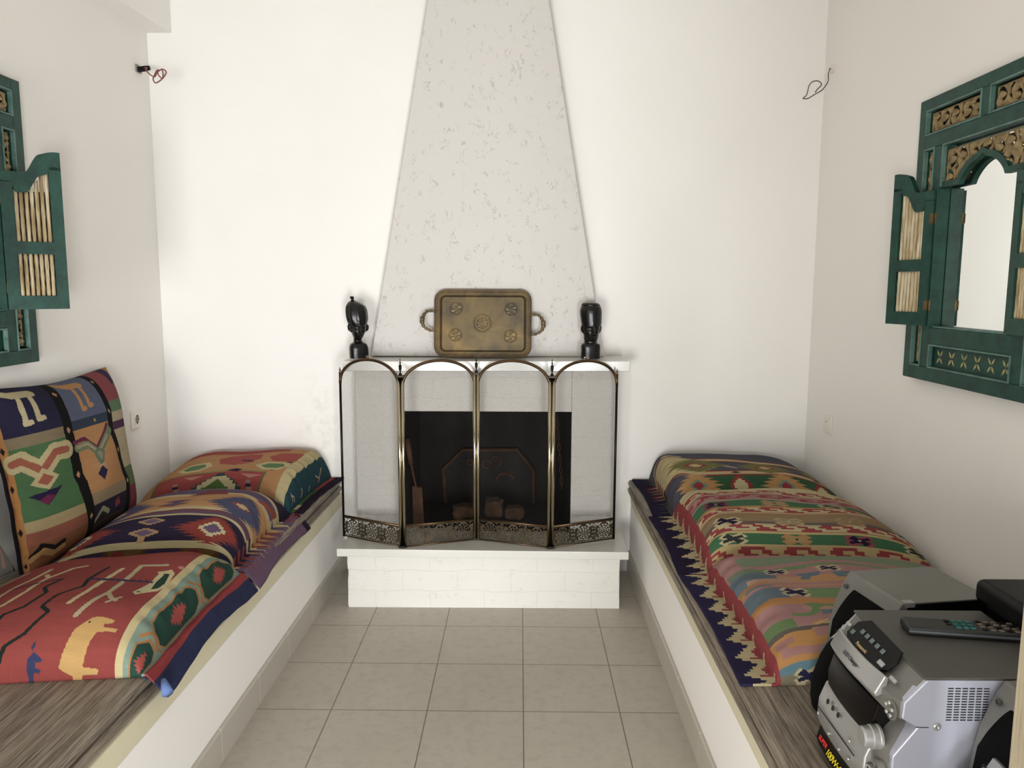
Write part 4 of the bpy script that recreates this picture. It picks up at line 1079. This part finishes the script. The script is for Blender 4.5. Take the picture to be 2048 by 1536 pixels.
def comb(c, nu_, v0, ua, ub, uc, P, C, R):
    """purple flange, zigzag cream comb, red band: nu_ units along v"""
    c.rect(0, uc, 0, 1.01, R)
    ph = 1-(((c.cv-v0)*nu_) % 1); sc_ = (uc-ua)/.86
    Lt = [(.13, 0), (.25, .12), (.40, .25), (.50, .335), (.60, .30), (.75, .22), (.90, .15), (1.01, .07)]
    Rt = [(.06, .42), (.16, .27), (.26, .48), (.36, .65), (.46, .57), (.58, .48), (.70, .42), (.85, .36), (1.01, .39)]
    def look(tb):
        o = np.zeros_like(ph); p0 = 0
        for p1, a in tb: o[(ph >= p0) & (ph < p1)] = a; p0 = p1
        return ua+sc_*o
    c.put(c.cu < look(Rt), C); c.put(c.cu < look(Lt), P)
def flames(c, v0, v1, n, u0, u1, slant, col, w):
    """slanting pointed tongues near the flange"""
    for i in range(n):
        v = v0+(v1-v0)*(i+.5)/n; d = (v1-v0)/n*w
        c.poly([(u1, v+d+slant), (u1-(u1-u0)*.5, v+d*.5+slant*.45), (u0, v), (u1-(u1-u0)*.55, v-d*.4+slant*.4), (u1, v-d+slant)], col)

def paint_R2(c):
    c.base(PINK)
    c.rect(.18, 1, .62, 1.01, CREAM); meander(c, .63, .70, .33, RED); meander(c, .53, .605, .30, RED, flip=True)
    c.rect(.18, 1, .505, .53, 'b59c90'); c.rect(.18, 1, .425, .505, GREEN); c.rect(.18, 1, .408, .428, ORNG)
    c.rect(.18, 1, .345, .408, CREAM); meander(c, .352, .410, .27, RED); c.rect(.18, 1, .337, .350, 'cda77c')
    c.rect(.18, 1, .258, .339, 'a58966'); c.rect(.18, 1, .236, .258, '756a66')
    c.rect(.18, 1, .186, .236, CREAM); meander(c, .186, .238, .285, RED); c.rect(.18, 1, .172, .187, 'd3bd84')
    c.rect(.18, 1, .120, .174, GREEN); c.rect(.18, 1, -.01, .121, 'd2bb86'); meander(c, .045, .111, .295, RED); c.rect(.18, 1, -.01, .046, RED)
    for v, cs in ((.462, (('8f4654', PURP), ('c39a6a', 'b0966f'), (CREAM, '4e4a50'))), (.262, ((CREAM, PURP), ('c3ab80', 'ab9a76'), ('b59a72', 'a58966'))), (.146, ((CREAM, '3e4143'), (ORNG, 'b79b6a'), ('a8505a', PURP)))):
        for u, (o, i) in zip((.285, .495, .70, .90), (*cs, cs[0])): star(c, u, v, .052, .036 if v > .2 else .029, o, i, None if o == CREAM else ('2a2a30' if o in (ORNG, 'c39a6a') else CREAM))
    comb(c, 8, .06, .036, .092, .185, PURP, CREAM, RED)
def paint_R3(c):
    c.base('c9966a')
    cu, cv = c.cu, c.cv+.03*np.sin(c.cu*9)*.3
    B = lambda a, b, col, u0=.14, u1=1.01: c.put((cv > a) & (cv <= b) & (cu > u0) & (cu <= u1), col)
    B(.66, 1.01, PINK); B(.63, .685, '7f9a6c', .32); B(.72, .80, '8a9a7c', .22)
    B(.60, .66, PINK); B(.625, .70, '86937c', .16, .26)
    B(.55, .655, BLUE, .14, .30); B(.575, .61, PINK, .34)
    B(.49, .575, 'cb9a68', .30); B(.53, .575, 'c7a089', .20, .34); B(.48, .55, 'cb9768', .14, .26); B(.50, .52, PINK, .18, .5)
    B(.49, .505, '7f8a80', .17, .26)
    B(.385, .49, PINK); B(.385, .475, BLUE, .14, .285); B(.395, .47, '7d9a6a', .345)
    B(.335, .39, 'c78f58'); B(.24, .345, PINK); B(.30, .34, 'c39a83', .3)
    B(.265, .30, BLUE, .34); B(.20, .255, '7a9364', .14, .25); B(.205, .262, PINK, .25)
    for pts, col in (([(.255, .26), (.30, .255), (.33, .275), (.345, .315), (.365, .33), (.40, .325), (.395, .345), (.33, .35), (.305, .335), (.325, .32), (.315, .29), (.30, .275), (.255, .28)], '7c9767'),
                     ([(.36, .60), (.44, .61), (.43, .58), (.40, .57), (.39, .545), (.36, .55), (.375, .575)], BLUE), ([(.47, .60), (.55, .605), (.53, .585), (.50, .575), (.62, .565), (.48, .555)], BLUE),
                     ([(.22, .67), (.30, .68), (.31, .66), (.42, .665), (.40, .65), (.27, .645)], '7c9767')): c.poly(pts, col)
    for k in range(6): c.poly([(.285+.012*k, .205), (.33+.014*k, .238-.003*k), (.315+.014*k, .212), (.345+.012*k, .205)], CREAM if k % 2 else 'cf9c5e')
    B(.185, .205, '70695f'); B(-.01, .187, 'd0985a')
    for a in ([(.165, .165), (.225, .165), (.225, .14), (.20, .14), (.20, .118), (.30, .118), (.30, .09), (.175, .09), (.175, .12), (.165, .13)], [(.285, .19), (.36, .19), (.36, .10), (.32, .10), (.32, .15), (.285, .15)]): c.poly(a, 'bd8a86')
    B(.045, .078, '6f93a0'); B(-.01, .045, '8f8872')
    star(c, .315, .643, .040, .030, CREAM, NAVY); star(c, .312, .433, .045, .038, CREAM, NAVY); star(c, .475, .635, .04, .028, CREAM, NAVY); star(c, .50, .433, .045, .038, CREAM, NAVY); star(c, .24, .022, .04, .03, CREAM, NAVY)
    comb(c, 8.3, .0, .020, .080, .150, '322c50', CREAM, RED)
def burst(c, u, v, ru, rv, cols):
    """toothed medallion"""
    c.saw(u, v, ru, rv, cols[0], 4, .42); c.steps(u, v, ru*.50, rv*.55, cols[1], 4); c.steps(u, v, ru*.33, rv*.36, cols[2], 3)
    if len(cols) > 3: c.steps(u, v, ru*.16, rv*.18, cols[3], 2)
def paint_R1(c):
    c.base('5d5b68')
    A = c.cv-.25*np.maximum(0, .30-c.cu)*0
    # bands bend towards the flange, as the cloth is woven in steps there
    V = c.cv+1.0*np.clip(.30-c.cu, 0, .3)*np.sign(c.cv-.40)*0
    c.rect(.30, 1, -.01, .262, '3c6647'); c.rect(.12, .36, -.01, .25, '5c5b69')
    for a, b, col in ((.258, .275, '8f3a36'), (.275, .318, 'd6bd90'), (.318, .332, '8f3a36'), (.505, .52, '8f3a36'), (.52, .57, 'd6bd90'), (.57, .585, '8f3a36')): c.rect(.30, 1, a, b, col)
    c.rect(.30, 1, .585, 1.01, '5d5b68')
    # cream field with red and cream outline on the aisle side
    c.poly([(.07, .43), (.13, .36), (.19, .325), (.30, .262), (.335, .30), (.42, .40), (.36, .56), (.30, .62), (.22, .72), (.13, .70), (.06, .60)], 'd8c695')
    c.poly([(.10, .40), (.15, .345), (.20, .32), (.31, .27), (.315, .30), (.25, .345), (.18, .385), (.14, .42), (.11, .45)], '8f3a36')
    c.poly([(.085, .44), (.14, .375), (.19, .345), (.31, .285), (.36, .38), (.38, .50), (.28, .60), (.20, .70), (.14, .69), (.10, .62), (.08, .52)], 'd8c695')
    c.line([(.30, .625), (.21, .715), (.14, .70), (.10, .60)], .006, '8f3a36'); c.line([(.30, .655), (.20, .755), (.125, .73), (.09, .62)], .014, 'd8c695')
    burst(c, .335, .44, .125, .125, ('86804f', '9d4a3c', 'd8c58c')); burst(c, .635, .40, .115, .12, ('86804f', '9d4a3c', 'd8c58c')); burst(c, .90, .42, .11, .12, ('86804f', '9d4a3c', 'd8c58c'))
    burst(c, .305, .172, .090, .118, ('cc9c62', '7c9e8c', 'a83c44')); burst(c, .675, .165, .090, .118, ('cc9c62', '7c9e8c', 'a83c44')); burst(c, .98, .165, .09, .118, ('cc9c62', '7c9e8c', 'a83c44'))
    for u in (.485, .84):
        c.steps(u, .165, .058, .115, 'a03c38', 5); c.steps(u, .165, .038, .080, 'd9cba0', 4)
        c.poly([(u-.035, .43), (u-.01, .425), (u+.03, .375), (u+.02, .37), (u-.02, .40)], 'b9ad8c')
        c.steps(u, .297, .03, .022, '4a4348', 3)
    c.rect(0, .055, -.01, 1.01, PURP)
    k = (c.cu < .125) & (c.cu > .05); c.put(k & (c.cv < .62-.0*c.cu) & (c.cv > .30), '3a2336'); c.put((c.cu < .075), PURP)
    flames(c, .36, .66, 5, .018, .125, .06, '8f3036', .42); flames(c, .34, .64, 5, .030, .125, .07, 'd8c695', .24)
    flames(c, .12, .33, 4, .025, .13, .05, '6a6c5c', .30); flames(c, .72, .98, 5, .03, .125, -.02, '6a6c5c', .30)
def paint_L2(c):
    c.base('c99463')
    c.rect(.0, .052, -.01, 1.01, '2d1f33')
    # green / red / cream edge strip and teal field
    for a, b, col in ((-.01, .14, '4f6f45'), (.14, .24, CREAM), (.24, .56, '4f6f45'), (.56, 1.01, 'b14c44')): c.rect(.042, .066, a, b, col)
    c.rect(.064, .205, -.01, 1.01, '2c4f58'); c.rect(.196, .252, -.01, 1.01, 'd8c795')
    c.rect(.205, .21, -.01, 1.01, 'd8c795')
    for p in ([(.10, .18), (.125, .19), (.155, .16)], [(.085, .30), (.10, .33), (.118, .32)], [(.08, .45), (.10, .46)], [(.09, .62), (.12, .66)], [(.12, .66), (.15, .70)], [(.105, .64), (.13, .58)]): c.line(p, .006, 'd3b48a')
    c.poly([(.155, .16), (.17, .17), (.12, .16), (.085, .10), (.11, .15)], 'c8c9b8')
    # big red field framed in green
    c.rect(.335, .872, -.01, .275, '6f7a4c'); c.rect(.345, .860, -.01, .270, 'ae4f4a')
    c.rect(.34, .87, .262, .285, 'a0995f')
    # stepped star
    c.steps(.548, .11, .142, .160, '36505a', 7); c.steps(.548, .11, .112, .125, 'd9cc9d', 6); c.poly([(.50, .125), (.605, .125), (.55, .19)], '5c7a43'); c.rect(.49, .62, .118, .13, '5c7a43')
    c.rect(.52, .58, .07, .10, 'c2a88c')
    for u in (.395, .748): 
        c.rect(u-.014, u+.014, .135, .152, '2c2b44'); c.rect(u-.02, u+.004, .112, .132, 'b08a80'); c.rect(u-.006, u+.018, .156, .18, 'b08a80')
    for u in (.40, .68): c.poly([(u-.055, .235), (u+.055, .235), (u, .195)], 'cf8f80')
    c.poly([(.475, .255), (.535, .275), (.49, .30), (.455, .285)], '3a2740'); c.poly([(.29, .30), (.32, .29), (.335, .305), (.30, .315)], '3a2740')
    # second row: cream-ringed green lozenges
    for u in (.33, .71, .52):
        if u == .52:
            c.poly([(.43, .52), (.46, .40), (.52, .36), (.60, .40), (.63, .52), (.60, .64), (.52, .68), (.45, .64)], 'b5574e'); c.poly([(.44, .43), (.50, .44), (.51, .47), (.46, .465)], '5a3040'); continue
        c.poly([(u-.085, .37), (u-.04, .30), (u+.04, .30), (u+.09, .37), (u+.05, .45), (u-.05, .45)], 'dccb97'); c.poly([(u-.055, .37), (u-.03, .33), (u+.03, .33), (u+.06, .37), (u+.035, .42), (u-.035, .42)], '6f8f63')
    c.rect(.255, .42, .44, .60, 'b5574e') if False else None
    c.poly([(.25, .47), (.36, .47), (.40, .56), (.36, .64), (.25, .64)], 'b5574e'); c.poly([(.255, .44), (.29, .44), (.285, .465), (.26, .465)], '4a2c3c')
    c.rect(.34, .87, .70, .96, 'ae4f4a'); c.rect(.93, 1.01, -.01, 1.01, 'c9b07c')
def paint_L3(c):
    c.base('7b6079')
    # flat purple flange, banded body
    V = c.cv+.42*np.clip(.40-c.cu, 0, .3)*0
    def band(a, b, col, u0=.075): c.put((V > a) & (V <= b) & (c.cu > u0), col)
    band(-.01, .095, '5a4028'); band(.095, .130, 'd3c598'); band(.130, .300, '352c46'); band(.300, .318, 'd6c596'); band(.318, .372, '715a72'); band(.345, .36, '8a4a4c')
    band(.365, .398, 'd8c292'); band(.398, .60, 'cf9b68'); band(.60, .64, 'd8c292'); band(.64, .74, '6e5c78'); band(.74, .77, 'd8c292'); band(.77, 1.01, '3a2f48')
    # triangles of the dark near band
    for i in range(8):
        u = .20+i*.145; c.poly([(u-.07, .095), (u+.07, .095), (u, -.02)], '3a3450' if i % 2 == 0 else '6a5128')
        c.poly([(u-.02, .03), (u+.07, -.01), (u+.045, .09), (u+.01, .095)], '7a342f' if i % 2 else '3a3450')
    c.rect(.075, .135, -.01, .095, '3b4254')
    # red toothed medallions with purple hearts, tan lozenges between them
    for u in (.325, .86):
        c.saw(u, .205, .145, .085, '9a4238', 5, .35)
        c.steps(u, .205, .070, .060, 'dccda4', 5); c.steps(u, .205, .046, .040, '735c78', 4)
    for v, w_ in ((.258, .065), (.178, .072)):
        c.steps(.588, v, w_, .036, 'c3a070', 5); c.steps(.588, v, w_*.66, .023, '7a6480', 4)
    c.rect(.575, .60, .125, .15, 'c3a070')
    # upper band: blue toothed medallions with red and cream hearts
    for u in (.285, .83):
        c.saw(u, .470, .150, .115, '585a78', 5, .35); c.steps(u, .47, .068, .042, 'a1504a', 4); c.steps(u, .47, .048, .030, 'dcc89a', 3)
    c.steps(.58, .50, .072, .032, '77597a', 5); c.steps(.58, .445, .080, .034, '8a5560', 5); c.steps(.575, .452, .05, .02, '6b6488', 3)
    for u in (.5, .8): c.poly([(u-.10, .60), (u+.08, .60), (u+.02, .69), (u-.06, .69)], '8a4a4c') if u < .6 else None
    c.poly([(.12, .69), (.19, .66), (.28, .62), (.20, .72), (.10, .74)], 'a3503f')
    # ends of the bands running out in flames over the purple flange
    c.put((c.cu < .088), '7b6079'); c.put((c.cu < .05), '7a5f78')
    flames(c, .08, .30, 4, .018, .16, .05, '9a4238', .40); flames(c, .10, .30, 3, .05, .16, .05, '352c46', .28)
    flames(c, .27, .37, 2, .020, .16, .03, 'd8c292', .30); flames(c, .24, .35, 2, .035, .16, .035, '352c46', .20)
    flames(c, .36, .60, 4, .022, .13, .02, '9a4a3e', .50); flames(c, .37, .62, 4, .030, .14, .03, 'cf9b68', .42)
    flames(c, .58, .74, 2, .020, .15, .01, 'd8c292', .45)
    c.put((c.cu < .075) & (c.cv > .86), '2f2638'); flames(c, .76, .98, 3, .012, .12, .02, 'a8453c', .36)
    c.put((c.cu > .09) & (c.cu < .16) & (c.cv > .77), '332a40')
def paint_L4(c):
    c.base('9c4640')
    # long border: cream, light teal, orange-lined green hexagons, teal, red, navy flange
    c.rect(.212, .240, -.01, 1.01, 'd9c796'); c.rect(.062, .214, -.01, 1.01, '8fa596'); c.rect(.036, .060, -.01, 1.01, 'a33f40'); c.rect(0, .038, -.01, 1.01, '343a5c')
    for v0, v1 in ((-.06, .185), (.205, .555), (.580, .905)):
        vm = (v0+v1)/2; e = .055
        hx = lambda s, t: [(.070+s, v0+e), (.105, v0+t), (.150, v0+t), (.192-s, v0+e*.8), (.192-s, v1-e), (.150, v1-t), (.105, v1-t), (.070+s, v1-e*.8)]
        c.poly(hx(0, 0), 'b9824e'); c.poly(hx(.008, .014), '2d5044')
        c.saw(.134, vm+.005, .034, .058, 'b4514a', 3, .5)
    for v in (.195, .568): c.line([(.075, v+.035), (.10, v), (.15, v+.012), (.19, v-.03)], .008, 'b9824e')
    # the red field with its animals
    c.poly([(.35, .19), (.384, .145), (.403, .03), (.345, -.01), (.334, .006), (.292, .006), (.289, .024), (.334, .032), (.326, .107), (.316, .137), (.263, .141), (.261, .155), (.303, .155), (.306, .165), (.286, .170), (.281, .182), (.300, .188), (.33, .195)], 'd2a867')
    c.poly([(.352, .176), (.356, .170), (.350, .166), (.347, .172)], '3a3440')
    c.poly([(.287, .55), (.308, .54), (.295, .525), (.292, .437), (.308, .36), (.292, .343), (.247, .40), (.235, .45), (.25, .547), (.27, .57)], 'd9cb9c')
    c.poly([(.262, .535), (.278, .53), (.275, .45), (.268, .40), (.252, .42), (.248, .46)], '2d4a3c'); c.poly([(.296, .375), (.300, .36), (.282, .365)], '2d4a3c')
    L_ = lambda p, w_=.011, col='d6c596': c.line(p, w_, col)
    L_([(.30, .60), (.384, .597), (.379, .463), (.376, .347), (.403, .20)], .012, 'c4b892'); L_([(.376, .347), (.345, .30), (.325, .285)], .010, 'c4b892'); L_([(.345, .27), (.32, .31)], .008, 'c4b892')
    L_([(.437, .573), (.442, .477), (.445, .353), (.455, .27)], .012)
    L_([(.60, .66), (.632, .637), (.655, .513), (.653, .397), (.674, .31)], .012); L_([(.713, .647), (.718, .543), (.745, .47), (.747, .36), (.75, .25)], .012)
    L_([(.69, .58), (.655, .53)], .010); L_([(.80, .66), (.845, .58), (.866, .50), (.87, .38)], .012); L_([(.84, .64), (.90, .58)], .009)
    L_([(.497, .603), (.497, .473), (.479, .40), (.526, .337), (.534, .267), (.497, .23), (.526, .143), (.566, .107), (.576, .0)], .009, '26302c')
    L_([(.587, .487), (.603, .41), (.574, .367), (.592, .28), (.634, .247), (.639, .183), (.69, .12)], .009, '26302c'); L_([(.72, .46), (.66, .47), (.587, .487)], .008, '3a3550')
    L_([(.497, .473), (.40, .468), (.289, .453)], .009, '3c3c58')
    for k in range(9): c.poly([(.30+.022*k, .452+.0016*k), (.311+.022*k, .478), (.316+.022*k, .452)], '3c3c58')
    c.poly([(.484, .115), (.478, .10), (.484, .085), (.47, .075), (.45, .058), (.455, .048), (.47, .052), (.468, .035), (.452, .027), (.458, .018), (.472, .02), (.476, -.01), (.484, -.01), (.492, .03), (.492, .06), (.478, .08), (.49, .095)], '3b4266')
    c.poly([(.235, .60), (.25, .585), (.262, .60), (.25, .615)], 'c9908a')
def paint_L1(c):
    # upright cushion: u left to right, v upwards
    c.base('c08a55')
    lean = .235
    def strip(u0, u1, v0, v1, col):
        c.put((c.cu >= u0) & (c.cu < u1) & (c.cv >= v0) & (c.cv < v1), col)
    blk = np.interp(c.cv, [0, .19, .29, .41, .45, .66, .79, .94, 1], [.355, .345, .325, .305, .288, .280, .300, .345, .36])
    bw = .055
    left = c.cu < blk; right = ~left; rt = np.interp(c.cv, [0, .28, .33, .46, .61, .71, .92, 1], [.64, .655, .665, .60, .57, .612, .645, .66])
    for a, b, col in ((-.01, .215, '8a5a3a'), (.215, .27, '9c5c48'), (.27, .32, 'b7a276'), (.32, .64, '53774e'), (.64, .69, '8f8064'), (.69, 1.01, '2f2c46')): c.put(left & (c.cv >= a) & (c.cv < b), col)
    for a, b, col in ((-.01, .19, '4a3a30'), (.19, .285, '332b40'), (.285, .343, 'a59071'), (.343, .655, 'cb9560'), (.655, .70, '3f4a5c'), (.70, 1.01, '69708a')): c.put(right & (c.cv >= a) & (c.cv < b), col)
    c.put(c.cu < .052, 'bd8448'); c.put(c.cu < .012, '201c24')
    for v in (.12, .28, .47, .64): c.poly([(.020, v), (.032, v+.018), (.044, v), (.032, v-.018)], '2a2730')
    # right border: red, green, cream patches
    rr = c.cu > rt+.040
    for a, b, col in ((-.01, .30, '8f3f48'), (.30, .40, '6d7f58'), (.40, .52, 'cdbd98'), (.52, .60, 'd0c09c'), (.60, .64, '5a3c5c'), (.64, .69, 'c9bb9a'), (.69, .75, '6b8a68'), (.75, 1.01, '9c4f54')): c.put(rr & (c.cv >= a) & (c.cv < b), col)
    c.put((c.cu > .875) & (c.cv > .80), 'c48a56'); c.put((c.cu > .80) & (c.cu < .875) & (c.cv > .84), '3f3358'); c.put(c.cu > .965, '2a2228')
    c.poly([(.905, .90), (.92, .92), (.935, .90), (.92, .88)], '2a2228')
    # black bands with small diamonds
    c.put((c.cu >= blk) & (c.cu < blk+bw), BLACK)
    c.put((c.cu >= rt) & (c.cu < rt+.042), BLACK)
    for v in (.24, .455, .665, .86):
        u = float(np.interp(v, [0, .19, .29, .41, .45, .66, .79, .94, 1], [.355, .345, .325, .305, .288, .280, .300, .345, .36]))+bw/2
        c.poly([(u-.012, v), (u, v+.016), (u+.012, v), (u, v-.016)], 'c99a66')
    for v in (.33, .50, .70, .89):
        u = float(np.interp(v, [0, .28, .33, .46, .61, .71, .92, 1], [.64, .655, .665, .60, .57, .612, .645, .66]))+.021
        c.poly([(u-.009, v), (u, v+.014), (u+.009, v), (u, v-.014)], 'c9b07a')
    c.poly([(.49, .677), (.50, .69), (.51, .677), (.50, .664)], 'c99a55')
    # zigzags with pendants
    for w_, col in ((.052, 'cbbb8a'), (.020, 'a8604a')): c.line([(.0535, .575), (.089, .585), (.150, .522), (.216, .588), (.275, .585)], w_, col)
    c.poly([(.15, .535), (.215, .485), (.165, .435), (.100, .475)], 'cbbb8a'); c.poly([(.152, .51), (.192, .483), (.160, .455), (.125, .478)], 'a8604a')
    c.poly([(.079, .427), (.225, .436), (.155, .370)], '2f2446'); c.poly([(.116, .400), (.150, .415), (.185, .405), (.152, .370)], '7a2a50')
    c.line([(.325, .60), (.40, .604), (.46, .545), (.535, .605), (.57, .640)], .012, '77304e'); c.line([(.335, .572), (.411, .572), (.461, .520), (.545, .585), (.575, .61)], .024, '7b8c6c'); c.line([(.335, .575), (.411, .576), (.461, .523), (.545, .588)], .009, 'b9a988')
    c.poly([(.43, .53), (.465, .545), (.50, .52), (.478, .47), (.455, .46), (.44, .49)], '75876a'); c.poly([(.447, .52), (.466, .53), (.484, .515), (.468, .48)], 'a89a86')
    c.poly([(.428, .425), (.462, .458), (.492, .425), (.465, .385)], '332c52'); c.poly([(.43, .455), (.475, .468), (.495, .45), (.46, .455)], 'c9a988')
    # long-legged birds
    def bird(u, v, col, s=1.0):
        c.line([(u-.10*s, v+.03), (u-.06*s, v+.005), (u+.035*s, v+.005)], .030, col); c.poly([(u-.12*s, v+.05), (u-.07*s, v+.02), (u-.08*s, v-.005)], col)
        for k, d in ((-.035, 0), (.02, .01)):
            c.line([(u+k*s, v), (u+(k-.012)*s, v-.07), (u+(k-.028)*s, v-.150+d), (u+(k-.006)*s, v-.146+d)], .016, col)
    bird(.205, .888, 'd0c198'); bird(.515, .895, 'cf985e')
    # ochre waves low down
    c.line([(.06, .16), (.11, .20), (.16, .17), (.20, .185)], .016, '201c1c'); c.line([(.06, .145), (.11, .175), (.16, .145), (.20, .16)], .018, 'b98f58')
    c.line([(.41, .20), (.45, .245), (.50, .215)], .020, 'b3ab84'); c.line([(.41, .185), (.45, .225), (.50, .195)], .012, '2f3a30')
    c.poly([(.55, .25), (.58, .27), (.60, .23), (.56, .215)], '93424a')
def paint_L0(c):
    c.base('83857f'); c.rect(.85, 1.0, .0, .05, '6f7a52'); c.rect(0, 1, 0, .04, '77815c'); c.line([(.86, .12), (.90, .22), (.86, .34)], .015, 'b98f84'); c.rect(.95, 1.01, -.01, .09, BLACK); c.rect(.2, .5, .2, .8, '8f4a44')
for k, fn in (('R1', paint_R1), ('R2', paint_R2), ('R3', paint_R3), ('L1', paint_L1), ('L2', paint_L2), ('L3', paint_L3), ('L4', paint_L4), ('L0', paint_L0)): fn(CU[k])
GR, GL = 'kilim cushions along the right bench', 'kilim cushions along the left bench'
CU['R1'].build('green and cream kilim cushion at the far end of the right bench', GR)
CU['R2'].build('red and cream hook-patterned kilim cushion, middle of the right bench', GR)
CU['R3'].build('orange and pink striped kilim cushion behind the stereo, navy zigzag border', GR)
CU['L2'].build('orange and red kilim cushion at the far end of the left bench', GL)
CU['L3'].build('purple kilim cushion with toothed medallions, middle of the left bench', GL)
CU['L4'].build('rust red kilim cushion with animal figures, nearest on the left bench', GL)
CU['L1'].build('striped kilim back cushion with long-legged birds leaning on the left wall', 'kilim back cushions against the left wall')
CU['L0'].build('grey kilim back cushion cut off by the left edge of the photo', 'kilim back cushions against the left wall')
# blue and red tassel at the near corner of the animal cushion is sewn to the cushion
ts = MB().tube([(-.872, 1.800, .470), (-.860, 1.783, .462), (-.848, 1.768, .452)], [.006, .011, .014], 10)
an = [o for o in bpy.data.objects if o.get('label', '').startswith('rust red kilim')][0]
ts.build('corner_tassel', flat('blue_wool', '5a6fa0', .95), an, smooth=True)['label'] = 'pale blue corner tassel'
